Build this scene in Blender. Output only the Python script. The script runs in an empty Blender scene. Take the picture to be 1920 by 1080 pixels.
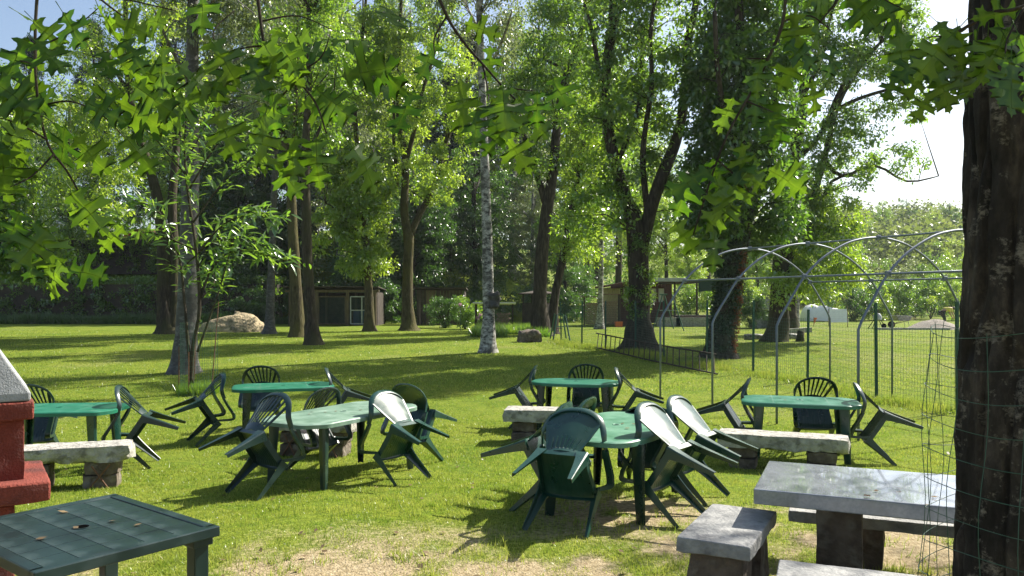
import bpy, math, random
import numpy as np
from mathutils import Vector, noise, Matrix

# ------------------------------------------------------------------ camera, sky, sun
R = math.radians
F, CX, CY, HC = 1480.0, 960.0, 560.0, 1.84        # focal length and horizon in photo pixels, eye height
SUN_AZ, SUN_EL = R(54), R(43)                     # azimuth clockwise from +Y
scene = bpy.context.scene
C = scene.collection
cam_d = bpy.data.cameras.new('camera'); cam = bpy.data.objects.new('camera', cam_d); C.objects.link(cam)
cam.location = (0, 0, HC); cam.rotation_euler = (R(90), 0, 0)
cam_d.sensor_width = 36; cam_d.lens = F/1920*36; cam_d.shift_y = 20/1920
cam_d.clip_start = .05; cam_d.clip_end = 2000
scene.camera = cam
w = bpy.data.worlds.new('World'); scene.world = w; w.use_nodes = True
nt = w.node_tree; nt.nodes.clear()
sky = nt.nodes.new('ShaderNodeTexSky'); sky.sky_type = 'NISHITA'; sky.sun_disc = False
sky.sun_elevation = SUN_EL; sky.sun_rotation = SUN_AZ
sky.air_density = 1.0; sky.dust_density = 2.0; sky.ozone_density = 1.0
bg = nt.nodes.new('ShaderNodeBackground'); bg.inputs[1].default_value = .088
ow = nt.nodes.new('ShaderNodeOutputWorld')
nt.links.new(sky.outputs[0], bg.inputs[0]); nt.links.new(bg.outputs[0], ow.inputs[0])
sd = bpy.data.lights.new('sun', 'SUN'); sd.energy = 5.0; sd.angle = R(.53); sd.color = (1, .95, .84)
sun = bpy.data.objects.new('sun', sd); C.objects.link(sun)
SUNV = Vector((math.sin(SUN_AZ)*math.cos(SUN_EL), math.cos(SUN_AZ)*math.cos(SUN_EL), math.sin(SUN_EL)))
sun.rotation_euler = SUNV.to_track_quat('Z', 'Y').to_euler()
vs = scene.view_settings; vs.view_transform = 'Standard'; vs.look = 'None'; vs.gamma = 1; vs.exposure = 1.1
vs.use_curve_mapping = False
cy = scene.cycles
cy.use_denoising = True
try: cy.denoiser = 'OPENIMAGEDENOISE'
except Exception: pass
cy.max_bounces = 7; cy.diffuse_bounces = 3; cy.glossy_bounces = 3; cy.transmission_bounces = 5; cy.volume_bounces = 0
cy.sample_clamp_indirect = 6
cy.use_adaptive_sampling = True; cy.adaptive_threshold = .009
cy.caustics_reflective = False; cy.caustics_refractive = False

# ------------------------------------------------------------------ helpers
rng = np.random.default_rng(7); random.seed(7)
def ss(a, b, t):
    t = np.clip((np.asarray(t, float)-a)/(b-a), 0, 1); return t*t*(3-2*t)
def zg(x, y):                                     # height of the ground
    z = -.18*ss(5.8, 10, y)+.36*ss(13, 34, y)
    z = z+7.6*ss(54, 76, y)*(1-ss(-12, 6, x))+3.0*ss(56, 80, y)*ss(-12, 6, x)*(1-ss(10, 30, x))
    z = z+15*ss(95, 220, y)*ss(10, 70, x)+14*ss(110, 240, y)*(1-ss(10, 70, x))
    return z
def gz(x, y): return float(zg(x, y))
def G(px, py):                                    # ground point seen at a photo pixel
    y = 10.0
    for _ in range(60):
        z = gz((px-CX)/F*y, y); y = .5*y+.5*F*(HC-z)/max(py-CY, 1)
    x = (px-CX)/F*y
    return Vector((x, y, gz(x, y)))
def P(px, py, Y): return Vector(((px-CX)/F*Y, Y, HC-(py-CY)/F*Y))
def put(o, parent, name=None):
    C.objects.link(o)
    if parent is not None: o.parent = parent
    return o
def tag(o, label=None, cat=None, group=None, kind=None):
    if label: o['label'] = label
    if cat: o['category'] = cat
    if group: o['group'] = group
    if kind: o['kind'] = kind
    return o
def thing(name, label, cat, loc=(0, 0, 0), rz=0, group=None):
    o = bpy.data.objects.new(name, None); C.objects.link(o)
    o.empty_display_size = .2
    o.location = loc; o.rotation_euler = (0, 0, rz)
    return tag(o, label, cat, group)
def copy_tree(o, parent=None):
    c = o.copy(); C.objects.link(c); c.parent = parent
    for ch in list(o.children): copy_tree(ch, c)
    return c
class MB:
    def __init__(s): s.v = []; s.f = []
    def add(s, vs, fs):
        n = len(s.v); s.v += [tuple(v) for v in vs]; s.f += [tuple(i+n for i in f) for f in fs]
    def box(s, c, d, M=None, taper=1.0):
        x, y, z = d[0]/2, d[1]/2, d[2]/2
        vs = [Vector((sx*x*(taper if sz > 0 else 1), sy*y*(taper if sz > 0 else 1), sz*z)) for sz in (-1, 1) for sx, sy in ((-1, -1), (1, -1), (1, 1), (-1, 1))]
        if M is not None: vs = [M @ v for v in vs]
        c = Vector(c); s.add([v+c for v in vs], [(3, 2, 1, 0), (4, 5, 6, 7), (0, 1, 5, 4), (1, 2, 6, 5), (2, 3, 7, 6), (3, 0, 4, 7)])
    def bar(s, a, b, wd, th, up=(0, 0, 1)):       # square bar from a to b
        prof = [(-wd/2, -th/2), (wd/2, -th/2), (wd/2, th/2), (-wd/2, th/2)]
        s.sweep([a, b], prof, up=up)
    def sweep(s, pts, prof, sc=None, up=(0, 0, 1), cap=True, tw=None):
        pts = [Vector(p) for p in pts]; n = len(pts); m = len(prof); vs = []
        for i, p in enumerate(pts):
            t = (pts[min(i+1, n-1)]-pts[max(i-1, 0)])
            if t.length < 1e-9: t = Vector((0, 0, 1))
            t.normalize()
            u = Vector(up[i]) if hasattr(up[0], '__len__') else Vector(up)
            S = t.cross(u)
            if S.length < 1e-4: S = t.cross(Vector((0, 1, .01)))
            S.normalize(); N = S.cross(t); k = sc[i] if sc else 1
            for a, b in prof: vs.append(p+S*a*k+N*b*k)
        fs = [(i*m+j, i*m+(j+1) % m, (i+1)*m+(j+1) % m, (i+1)*m+j) for i in range(n-1) for j in range(m)]
        if cap: fs += [tuple(range(m-1, -1, -1)), tuple((n-1)*m+j for j in range(m))]
        s.add(vs, fs)
    def tube(s, pts, r, sides=8, cap=True, bump=0):
        pts = [Vector(p) for p in pts]; n = len(pts)
        rs = r if hasattr(r, '__len__') else [r]*n
        vs = []; prev = None
        for i, p in enumerate(pts):
            t = (pts[min(i+1, n-1)]-pts[max(i-1, 0)]).normalized()
            if prev is None:
                S = t.cross(Vector((0, 1, 0)))
                if S.length < .1: S = t.cross(Vector((1, 0, 0)))
            else: S = prev-t*prev.dot(t)
            S.normalize(); prev = S; N = t.cross(S)
            for j in range(sides):
                a = 2*math.pi*j/sides; k = rs[i]
                if bump: k *= 1+bump*noise.noise(Vector((math.cos(a)*1.6+p.x*3, math.sin(a)*1.6+p.y*3, p.z*1.1)))
                vs.append(p+S*math.cos(a)*k+N*math.sin(a)*k)
        fs = [(i*sides+j, i*sides+(j+1) % sides, (i+1)*sides+(j+1) % sides, (i+1)*sides+j) for i in range(n-1) for j in range(sides)]
        if cap: fs += [tuple(range(sides-1, -1, -1)), tuple((n-1)*sides+j for j in range(sides))]
        s.add(vs, fs)
    def sheet(s, fn, nu, nv, off):                # two sheets off apart, closed at the rim
        A = [Vector(fn(i/nu, j/nv)) for j in range(nv+1) for i in range(nu+1)]; o = Vector(off); n = len(A); W = nu+1
        fs = []
        for j in range(nv):
            for i in range(nu):
                a = j*W+i; fs.append((a, a+1, a+W+1, a+W)); fs.append((n+a+W, n+a+W+1, n+a+1, n+a))
        rim = list(range(W))+[W*j+nu for j in range(1, nv+1)]+[nv*W+i for i in range(nu-1, -1, -1)]+[W*j for j in range(nv-1, 0, -1)]
        for k in range(len(rim)):
            a, b = rim[k], rim[(k+1) % len(rim)]; fs.append((b, a, n+a, n+b))
        s.add(A+[v+o for v in A], fs)
    def lathe(s, c, prof, sides=16):
        vs = [Vector(c)+Vector((r*math.cos(2*math.pi*j/sides), r*math.sin(2*math.pi*j/sides), z)) for r, z in prof for j in range(sides)]
        n = len(prof)
        fs = [(i*sides+j, i*sides+(j+1) % sides, (i+1)*sides+(j+1) % sides, (i+1)*sides+j) for i in range(n-1) for j in range(sides)]
        fs += [tuple(range(sides-1, -1, -1)), tuple((n-1)*sides+j for j in range(sides))]
        s.add(vs, fs)
    def prism(s, poly, z0, z1):
        n = len(poly); s.add([(x, y, z0) for x, y in poly]+[(x, y, z1) for x, y in poly],
            [tuple(range(n-1, -1, -1)), tuple(range(n, 2*n))]+[(i, (i+1) % n, n+(i+1) % n, n+i) for i in range(n)])
    def mesh(s, name, mat, smooth=False, org=None):
        me = bpy.data.meshes.new(name)
        v = s.v if org is None else [(a[0]-org[0], a[1]-org[1], a[2]-org[2]) for a in s.v]
        me.from_pydata(v, [], s.f); me.update()
        if smooth: me.polygons.foreach_set('use_smooth', [True]*len(me.polygons))
        if mat: me.materials.append(mat)
        return me
    def build(s, name, mat, parent=None, smooth=False, org=None, bevel=0, auto=None):
        me = s.mesh(name, mat, smooth or auto is not None, org)
        if auto is not None:
            try: me.set_sharp_from_angle(angle=R(auto))
            except Exception: pass
        o = put(bpy.data.objects.new(name, me), parent)
        if bevel:
            b = o.modifiers.new('bevel', 'BEVEL'); b.width = bevel; b.segments = 2; b.limit_method = 'ANGLE'; b.angle_limit = R(40)
        return o
def rock(mb, c, d, rz=0, amp=.03, n=6, seed=0, top_flat=False, fr=3.0):   # rough hewn block
    M = Matrix.Rotation(rz, 3, 'Z'); c = Vector(c); idx = {}; vs = []; fs = []
    nx, ny, nz = [max(2, int(round(q*n))) for q in d]
    def vert(i, j, k):
        if (i, j, k) in idx: return idx[(i, j, k)]
        p = Vector(((i/nx-.5)*d[0], (j/ny-.5)*d[1], (k/nz-.5)*d[2]))
        e = Vector((p.x*2/d[0], p.y*2/d[1], p.z*2/d[2]))
        q = p+Vector((seed*3.1, seed*1.7, 0))
        dn = noise.noise(q*fr)*amp+noise.noise(q*fr*3.1)*amp*.6+noise.noise(q*fr*8)*amp*.35
        out = Vector((e.x if abs(e.x) > .99 else 0, e.y if abs(e.y) > .99 else 0, e.z if abs(e.z) > .99 else 0))
        k2 = .2 if (top_flat and abs(e.z) > .99 and k == nz) else 1
        cnt = sum(abs(a) > .99 for a in e)
        p = p+out*dn*k2-out*(.25*amp*(cnt-1) if cnt > 1 else 0)
        idx[(i, j, k)] = len(vs); vs.append(M @ p+c); return idx[(i, j, k)]
    for i in range(nx):
        for j in range(ny):
            fs.append((vert(i, j, nz), vert(i+1, j, nz), vert(i+1, j+1, nz), vert(i, j+1, nz)))
            fs.append((vert(i, j+1, 0), vert(i+1, j+1, 0), vert(i+1, j, 0), vert(i, j, 0)))
        for k in range(nz):
            fs.append((vert(i, 0, k), vert(i+1, 0, k), vert(i+1, 0, k+1), vert(i, 0, k+1)))
            fs.append((vert(i, ny, k+1), vert(i+1, ny, k+1), vert(i+1, ny, k), vert(i, ny, k)))
    for j in range(ny):
        for k in range(nz):
            fs.append((vert(0, j, k+1), vert(0, j+1, k+1), vert(0, j+1, k), vert(0, j, k)))
            fs.append((vert(nx, j, k), vert(nx, j+1, k), vert(nx, j+1, k+1), vert(nx, j, k+1)))
    mb.add(vs, fs)

# ------------------------------------------------------------------ materials
def new_mat(name):
    m = bpy.data.materials.new(name); m.use_nodes = True; m.node_tree.nodes.clear(); return m, m.node_tree
def N(nt, kind, **kw):
    n = nt.nodes.new('ShaderNode'+kind)
    for k, v in kw.items():
        if k in n.inputs.keys(): n.inputs[k].default_value = v
        else: setattr(n, k, v)
    return n
def mapped(nt, stretch, coord='Object'):
    tc = N(nt, 'TexCoord'); mp = N(nt, 'Mapping'); mp.inputs['Scale'].default_value = stretch
    nt.links.new(tc.outputs[coord], mp.inputs['Vector']); return mp.outputs[0]
def ramp(nt, src, stops):
    r = N(nt, 'ValToRGB'); e = r.color_ramp.elements
    while len(e) < len(stops): e.new(.5)
    for q, (p, c) in zip(e, stops): q.position = p; q.color = tuple(c)+(1,) if len(c) == 3 else c
    nt.links.new(src, r.inputs[0]); return r.outputs[0]
def mixc(nt, fac, a, b, typ='MIX'):
    m = nt.nodes.new('ShaderNodeMix'); m.data_type = 'RGBA'; m.blend_type = typ
    for sock, v in ((m.inputs[0], fac), (m.inputs[6], a), (m.inputs[7], b)):
        if hasattr(v, 'is_linked'): nt.links.new(v, sock)
        else: sock.default_value = v if not hasattr(v, '__len__') else tuple(v)+(1,)
    return m.outputs[2]
def surf(name, c1, c2=None, scale=4, rough=.6, bump=0, bscale=30, stretch=(1, 1, 1), c3=None, s3=1.5, spec=.5, detail=6, bdist=.02, metal=0, rough2=None, coat=0, t3=(.52, .66)):
    m, nt = new_mat(name); L = nt.links
    b = N(nt, 'BsdfPrincipled'); o = N(nt, 'OutputMaterial'); L.new(b.outputs[0], o.inputs[0])
    v = mapped(nt, stretch)
    n1 = N(nt, 'TexNoise', Scale=scale, Detail=detail); L.new(v, n1.inputs['Vector'])
    col = ramp(nt, n1.outputs['Fac'], [(.35, c1), (.65, c2 or c1)])
    if c3:
        n3 = N(nt, 'TexNoise', Scale=s3, Detail=5); L.new(v, n3.inputs['Vector'])
        f = ramp(nt, n3.outputs['Fac'], [(t3[0], (0, 0, 0)), (t3[1], (1, 1, 1))])
        col = mixc(nt, f, col, c3)
    L.new(col, b.inputs['Base Color'])
    b.inputs['Roughness'].default_value = rough; b.inputs['Specular IOR Level'].default_value = spec
    b.inputs['Metallic'].default_value = metal; b.inputs['Coat Weight'].default_value = coat
    if rough2 is not None:
        mr = N(nt, 'MapRange'); mr.inputs[1].default_value = .35; mr.inputs[2].default_value = .65
        mr.inputs[3].default_value = rough; mr.inputs[4].default_value = rough2
        L.new(n1.outputs['Fac'], mr.inputs[0]); L.new(mr.outputs[0], b.inputs['Roughness'])
    if bump:
        nb = N(nt, 'TexNoise', Scale=bscale, Detail=5); L.new(v, nb.inputs['Vector'])
        bp = N(nt, 'Bump', Strength=bump, Distance=bdist); L.new(nb.outputs['Fac'], bp.inputs['Height']); L.new(bp.outputs[0], b.inputs['Normal'])
    return m
def leafmat(name, ca, cb, ta, tb, trans=.45, gloss=.06, grough=.35):   # ca..cb reflected, ta..tb let through
    m, nt = new_mat(name); L = nt.links
    at = N(nt, 'Attribute'); at.attribute_name = 'rnd'
    oi = N(nt, 'ObjectInfo')
    c1 = mixc(nt, at.outputs['Fac'], ca, cb); c2 = mixc(nt, at.outputs['Fac'], ta, tb)
    ge = N(nt, 'NewGeometry')
    d = N(nt, 'BsdfDiffuse'); t = N(nt, 'BsdfTranslucent'); L.new(c1, d.inputs[0]); L.new(c2, t.inputs[0])
    mx = N(nt, 'MixShader'); mx.inputs[0].default_value = trans; L.new(d.outputs[0], mx.inputs[1]); L.new(t.outputs[0], mx.inputs[2])
    g = N(nt, 'BsdfGlossy', Roughness=grough); g.inputs[0].default_value = (1, 1, 1, 1)
    m2 = N(nt, 'MixShader'); m2.inputs[0].default_value = gloss; L.new(mx.outputs[0], m2.inputs[1]); L.new(g.outputs[0], m2.inputs[2])
    o = N(nt, 'OutputMaterial'); L.new(m2.outputs[0], o.inputs[0]); return m

M = {}
M['leaf'] = leafmat('leaf_green', (.045, .105, .016), (.09, .17, .022), (.20, .42, .02), (.42, .62, .04), .48, .10, .3)
M['leaf_y'] = leafmat('leaf_yellow_green', (.08, .15, .02), (.13, .20, .03), (.36, .60, .03), (.60, .76, .06), .5, .09, .3)
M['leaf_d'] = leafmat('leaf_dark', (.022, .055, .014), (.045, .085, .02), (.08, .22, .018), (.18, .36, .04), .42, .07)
M['leaf_m'] = leafmat('leaf_maple', (.03, .075, .015), (.065, .125, .02), (.13, .31, .02), (.27, .48, .04), .45, .07)
M['leaf_b'] = leafmat('leaf_birch', (.08, .11, .045), (.13, .16, .07), (.22, .30, .07), (.34, .42, .12), .45, .08)
M['needle'] = leafmat('needle_dark', (.018, .04, .025), (.03, .06, .035), (.02, .05, .02), (.04, .08, .03), .2, .03)
M['leaf_s'] = leafmat('leaf_sapling', (.05, .11, .02), (.09, .16, .03), (.20, .42, .03), (.40, .62, .06), .45, .10, .28)
M['leaf_o'] = leafmat('leaf_oak', (.03, .07, .010), (.05, .10, .014), (.06, .17, .006), (.28, .47, .018), .50, .03, .4)
M['leaf_i'] = leafmat('leaf_ivy', (.02, .05, .014), (.04, .075, .02), (.05, .12, .015), (.1, .18, .03), .25, .08)
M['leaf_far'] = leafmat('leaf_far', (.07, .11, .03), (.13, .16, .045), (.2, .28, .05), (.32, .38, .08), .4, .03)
M['leaf_rust'] = leafmat('leaf_rust', (.15, .05, .02), (.25, .09, .03), (.35, .1, .03), (.4, .15, .05), .4, .04)
M['leaf_dry'] = leafmat('leaf_dry', (.13, .09, .05), (.26, .19, .11), (.2, .13, .06), (.3, .2, .1), .25, .04)
M['grass'] = leafmat('grass_blades', (.12, .19, .02), (.29, .32, .07), (.26, .42, .03), (.56, .60, .10), .42, .03)
M['clover'] = surf('clover_white', (.42, .42, .36), rough=.9)
M['flower'] = surf('flower_pink', (.6, .25, .35), (.7, .45, .55), rough=.7)
def bark(name, c1, c2, c3, vs=(6, 6, 1.1), bump=.9, dist=.04, moss=None):
    m, nt = new_mat(name); L = nt.links
    b = N(nt, 'BsdfPrincipled', Roughness=.9); b.inputs['Specular IOR Level'].default_value = .2
    o = N(nt, 'OutputMaterial'); L.new(b.outputs[0], o.inputs[0])
    v = mapped(nt, vs)
    n1 = N(nt, 'TexNoise', Scale=2.2, Detail=8, Roughness=.65); L.new(v, n1.inputs['Vector'])
    col = ramp(nt, n1.outputs['Fac'], [(.34, c1), (.52, c2), (.7, c3)])
    if moss:
        n2 = N(nt, 'TexNoise', Scale=1.3, Detail=4); L.new(mapped(nt, (1, 1, .6)), n2.inputs['Vector'])
        col = mixc(nt, ramp(nt, n2.outputs['Fac'], [(.42, (0, 0, 0)), (.6, (.8, .8, .8))]), col, moss)
    L.new(col, b.inputs['Base Color'])
    bp = N(nt, 'Bump', Strength=bump, Distance=dist); L.new(n1.outputs['Fac'], bp.inputs['Height']); L.new(bp.outputs[0], b.inputs['Normal'])
    return m
M['bark'] = bark('bark_brown', (.02, .016, .012), (.055, .043, .031), (.11, .09, .066), vs=(7, 7, 1.4), dist=.05, moss=(.06, .06, .025))
M['bark_dark'] = bark('bark_dark', (.02, .016, .012), (.05, .04, .03), (.10, .085, .065))
M['bark_moss'] = bark('bark_mossy_olive', (.03, .025, .014), (.075, .062, .034), (.14, .12, .07), vs=(7, 7, 1.6), bump=1.0, dist=.06, moss=(.10, .09, .03))
def birchmat(name, light=1.0):
    m, nt = new_mat(name); L = nt.links
    b = N(nt, 'BsdfPrincipled', Roughness=.75); o = N(nt, 'OutputMaterial'); L.new(b.outputs[0], o.inputs[0])
    n1 = N(nt, 'TexNoise', Scale=3, Detail=7, Roughness=.7); L.new(mapped(nt, (1.8, 1.8, 3)), n1.inputs['Vector'])
    n2 = N(nt, 'TexNoise', Scale=1.2, Detail=5, Roughness=.6); L.new(mapped(nt, (1, 1, 1.2)), n2.inputs['Vector'])
    k = light
    col = ramp(nt, n1.outputs['Fac'], [(.42, (.05, .045, .04)), (.5, (.3*k, .29*k, .26*k)), (.62, (.6*k, .58*k, .53*k))])
    col = mixc(nt, ramp(nt, n2.outputs['Fac'], [(.5, (0, 0, 0)), (.64, (1, 1, 1))]), col, (.07, .065, .05))
    L.new(col, b.inputs['Base Color'])
    bp = N(nt, 'Bump', Strength=.7, Distance=.02); L.new(n1.outputs['Fac'], bp.inputs['Height']); L.new(bp.outputs[0], b.inputs['Normal'])
    return m
M['birch'] = birchmat('birch_white_bark', .85); M['birch_grey'] = birchmat('birch_grey_bark', .24); M['birch_old'] = birchmat('birch_old_bark', .28)
M['wood_shaded'] = surf('shaded_shed_wood', (.09, .066, .042), (.15, .115, .075), 3, .9, bump=.5, bscale=12, stretch=(3, 3, .5))  # wood darkened so its colour carries the shade over shed and huts
M['plastic'] = surf('plastic_dark_green', (.004, .022, .016), (.006, .028, .021), 8, .24, spec=.6, rough2=.34, c3=(.012, .038, .03), s3=7)
M['plastic_b'] = surf('plastic_deep_green', (.005, .040, .027), (.007, .050, .034), 8, .26, spec=.8, rough2=.36, c3=(.014, .062, .045), s3=7)
M['plastic_slate'] = surf('plastic_slate_green', (.007, .024, .023), (.010, .031, .029), 8, .27, spec=.7, rough2=.36, c3=(.02, .045, .04), s3=7)
M['top_green'] = surf('table_bright_green', (.010, .13, .072), (.018, .165, .095), 6, .36, spec=.5, rough2=.5, c3=(.06, .19, .13), s3=4)
M['seam'] = surf('moulded_seam', (.10, .20, .15), rough=.6)
M['top_sage'] = surf('table_faded_sage', (.13, .22, .16), (.19, .29, .22), 5, .34, spec=.5, rough2=.5, c3=(.24, .34, .27), s3=7)
M['top_mint'] = surf('table_weathered_green', (.07, .20, .125), (.11, .26, .17), 5, .32, spec=.5, rough2=.5, c3=(.15, .30, .21), s3=6)
M['top_deep'] = surf('table_deep_green', (.015, .13, .08), (.022, .16, .10), 6, .35, spec=.5, rough2=.5)
M['top_dark'] = surf('table_blackish_green', (.009, .024, .024), (.014, .034, .034), 5, .3, spec=.6, rough2=.46, c3=(.03, .052, .052), s3=5)
M['black'] = surf('black_shade_and_parts', (.004, .004, .004), rough=.9, spec=0)  # black of wheels and legs, also painted dark for the table holes
M['granite'] = surf('granite_polished_grey', (.25, .27, .30), (.31, .33, .36), 60, .09, spec=.9, rough2=.18, c3=(.22, .235, .26), s3=7, coat=.8)
M['stone'] = surf('stone_pale_rough', (.30, .285, .25), (.47, .45, .40), 9, .92, bump=1, bscale=24, bdist=.03, c3=(.20, .19, .165), s3=12)
M['stone_grey'] = surf('stone_grey_slab', (.25, .25, .245), (.36, .355, .34), 14, .8, bump=.8, bscale=40, c3=(.18, .18, .18), s3=8, bdist=.015)
M['block'] = surf('block_brown_stone', (.085, .065, .05), (.16, .125, .095), 9, .95, bump=1, bscale=20, bdist=.03, c3=(.22, .19, .15), s3=7)
M['rust'] = surf('rusty_iron', (.09, .04, .02), (.18, .09, .05), 14, .85, bump=.4)
M['redwall'] = surf('red_plaster', (.17, .033, .021), (.225, .047, .03), 10, .95, bump=1, bscale=70, bdist=.012, c3=(.10, .026, .02), s3=3.5)
M['concrete'] = surf('pale_speckled_concrete', (.27, .28, .29), (.38, .39, .40), 12, .9, bump=.8, bscale=110, bdist=.006, c3=(.25, .25, .25), s3=60, t3=(.62, .68))
M['metal'] = surf('galvanised_steel', (.13, .155, .20), (.19, .215, .26), 9, .42, spec=.5, metal=.35, rough2=.6)
M['post'] = surf('post_green_paint', (.012, .06, .04), (.02, .085, .055), 9, .5)
M['wire'] = surf('wire_green_coated', (.03, .09, .06), (.04, .11, .075), 9, .5)
M['wood'] = surf('weathered_wood', (.20, .14, .085), (.33, .245, .155), 3, .85, bump=.5, bscale=12, stretch=(3, 3, .5))
M['wood_dark'] = surf('dark_wood', (.035, .026, .02), (.065, .05, .035), 4, .9, bump=.4, bscale=12)
M['redwood'] = surf('red_brown_boards', (.07, .028, .022), (.10, .04, .032), 5, .8)
M['cream'] = surf('cream_boards', (.42, .36, .20), (.52, .45, .26), 5, .8)
M['white'] = surf('white_paint', (.72, .72, .70), (.8, .8, .78), 5, .6)
M['cloth'] = surf('white_curtain', (.6, .6, .56), (.78, .78, .74), 9, .9, stretch=(8, 8, .3))
M['net'] = surf('dark_green_net', (.012, .035, .025), (.02, .05, .035), 20, .9)
M['grey'] = surf('grey_sheet_metal', (.3, .31, .32), (.42, .43, .44), 6, .5)
M['gravel'] = surf('gravel_grey_brown', (.22, .19, .16), (.42, .37, .31), 30, .95, bump=1, bscale=60, bdist=.05)
M['soil'] = surf('soil_brown', (.14, .10, .06), (.2, .15, .1), 10, .95, bump=.6)
M['boulder'] = surf('boulder_tan', (.30, .235, .14), (.46, .37, .23), 4, .95, bump=1, bscale=9, bdist=.08, c3=(.16, .14, .08), s3=3)
M['skin'] = surf('skin', (.42, .24, .16), (.46, .27, .19), rough=.6)
M['hair'] = surf('hair_black', (.01, .009, .008), rough=.6)
M['shirt'] = surf('shirt_yellow', (.6, .55, .12), (.7, .62, .15), rough=.9)
M['trouser'] = surf('trousers_dark', (.03, .03, .035), (.04, .04, .05), rough=.9)
M['orange'] = surf('orange_plastic', (.7, .16, .05), rough=.5)
M['blue'] = surf('blue_plastic_drum', (.03, .07, .16), rough=.5)
M['car'] = surf('red_car_paint', (.3, .02, .03), rough=.3)
M['glass'] = surf('window_glass', (.03, .035, .04), rough=.08, spec=.8)
M['paving'] = surf('pale_paving', (.42, .40, .37), (.55, .53, .50), 8, .9, bump=.5, bscale=50)
# ------------------------------------------------------------------ ground
def vnoise(x, y, s, seed=0):                       # cheap smooth value noise for arrays
    r = np.random.default_rng(seed+11).random((64, 64)); x = np.asarray(x)*s; y = np.asarray(y)*s
    xi = np.floor(x).astype(int); yi = np.floor(y).astype(int); fx = x-xi; fy = y-yi
    fx = fx*fx*(3-2*fx); fy = fy*fy*(3-2*fy); a = r[yi % 64, xi % 64]; b = r[yi % 64, (xi+1) % 64]; c = r[(yi+1) % 64, xi % 64]; d = r[(yi+1) % 64, (xi+1) % 64]
    return (a*(1-fx)+b*fx)*(1-fy)+(c*(1-fx)+d*fx)*fy
def fbm(x, y, s, seed=0): return (vnoise(x, y, s, seed)+.5*vnoise(x, y, s*2.1, seed+1)+.25*vnoise(x, y, s*4.3, seed+2)+.15*vnoise(x, y, s*9, seed+3))/1.9
def dirt(x, y):                                    # bare soil in front, thin grass under the tables
    near = 1-ss(5.4, 7.6, y-.22*np.clip(x, -3, 3)+1.3*(fbm(x, y, .9, 3)-.5))
    d = near*(.25+.75*ss(.40, .64, fbm(x, y, 1.7, 5)))
    d = np.maximum(d, .9*np.exp(-(((x-1.0)/1.1)**2+((y-6.9)/1.0)**2))*ss(.3, .55, fbm(x, y, 2.2, 9)))
    d = np.maximum(d, .30*ss(.58, .75, fbm(x, y, .5, 21))*ss(9, 14, y))
    d = np.maximum(d, .30*ss(.35, .6, fbm(x, y, .8, 33))*ss(0, 3, x-(9.2-.16*y)-2)*ss(11, 13, y))
    return np.clip(d, 0, 1)
def grid_axis(a, b, fine0, fine1, step, grow=1.16):
    xs = list(np.arange(fine0, fine1+1e-6, step)); s = step; x = fine1
    while x < b: s *= grow; x = min(x+s, b); xs.append(x)
    s = step; x = fine0; left = []
    while x > a: s *= grow; x = max(x-s, a); left.append(x)
    return np.array(left[::-1]+xs)
gx = grid_axis(-420, 420, -9, 9, .12, 1.07); gy = grid_axis(-60, 700, 2.5, 15, .12, 1.05)
X, Y = np.meshgrid(gx, gy); Z = zg(X, Y)+.02*(fbm(X, Y, .8, 40)-.5)
V = np.stack([X.ravel(), Y.ravel(), Z.ravel()], 1); W = len(gx); H = len(gy)
ii = (np.arange(H-1)[:, None]*W+np.arange(W-1)[None]).ravel()
Fq = np.stack([ii, ii+1, ii+1+W, ii+W], 1)
def np_mesh(name, V, Fc, mat, attr=None, smooth=False):
    me = bpy.data.meshes.new(name); k = Fc.shape[1]
    me.vertices.add(len(V)); me.vertices.foreach_set('co', np.ascontiguousarray(V, dtype=np.float32).ravel())
    me.loops.add(Fc.size); me.loops.foreach_set('vertex_index', np.ascontiguousarray(Fc, dtype=np.int32).ravel())
    me.polygons.add(len(Fc)); me.polygons.foreach_set('loop_start', np.arange(0, Fc.size, k, dtype=np.int32))
    try: me.polygons.foreach_set('loop_total', np.full(len(Fc), k, dtype=np.int32))
    except Exception: pass
    if smooth: me.polygons.foreach_set('use_smooth', np.ones(len(Fc), dtype=bool))
    me.update(calc_edges=True)
    for an, av in (attr or {}).items():
        a = me.attributes.new(an, 'FLOAT', 'POINT'); a.data.foreach_set('value', np.ascontiguousarray(av, dtype=np.float32))
    me.materials.append(mat); return me
m, nt = new_mat('lawn_ground'); L = nt.links
b = N(nt, 'BsdfPrincipled', Roughness=.95); b.inputs['Specular IOR Level'].default_value = .1
o = N(nt, 'OutputMaterial'); L.new(b.outputs[0], o.inputs[0])
v = mapped(nt, (1, 1, 1))
n1 = N(nt, 'TexNoise', Scale=.55, Detail=9, Roughness=.7); L.new(v, n1.inputs['Vector'])
n2 = N(nt, 'TexNoise', Scale=22, Detail=4); L.new(v, n2.inputs['Vector'])
n4 = N(nt, 'TexNoise', Scale=3.2, Detail=6, Roughness=.7); L.new(v, n4.inputs['Vector'])
g1 = ramp(nt, n1.outputs['Fac'], [(.32, (.09, .165, .014)), (.5, (.16, .22, .02)), (.68, (.25, .27, .04))])
g1 = mixc(nt, ramp(nt, n4.outputs['Fac'], [(.42, (0, 0, 0)), (.66, (.7, .7, .7))]), g1, (.23, .26, .035))
g1 = mixc(nt, ramp(nt, n2.outputs['Fac'], [(.4, (.6, .6, .6)), (.6, (0, 0, 0))]), g1, (.05, .085, .010))
d1 = ramp(nt, n2.outputs['Fac'], [(.3, (.22, .17, .095)), (.5, (.34, .27, .16)), (.7, (.43, .355, .23))])
at = N(nt, 'Attribute'); at.attribute_name = 'dirt'
ad = N(nt, 'Math', operation='MULTIPLY_ADD'); L.new(n2.outputs['Fac'], ad.inputs[0]); ad.inputs[1].default_value = .7; ad.inputs[2].default_value = -.35
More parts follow.
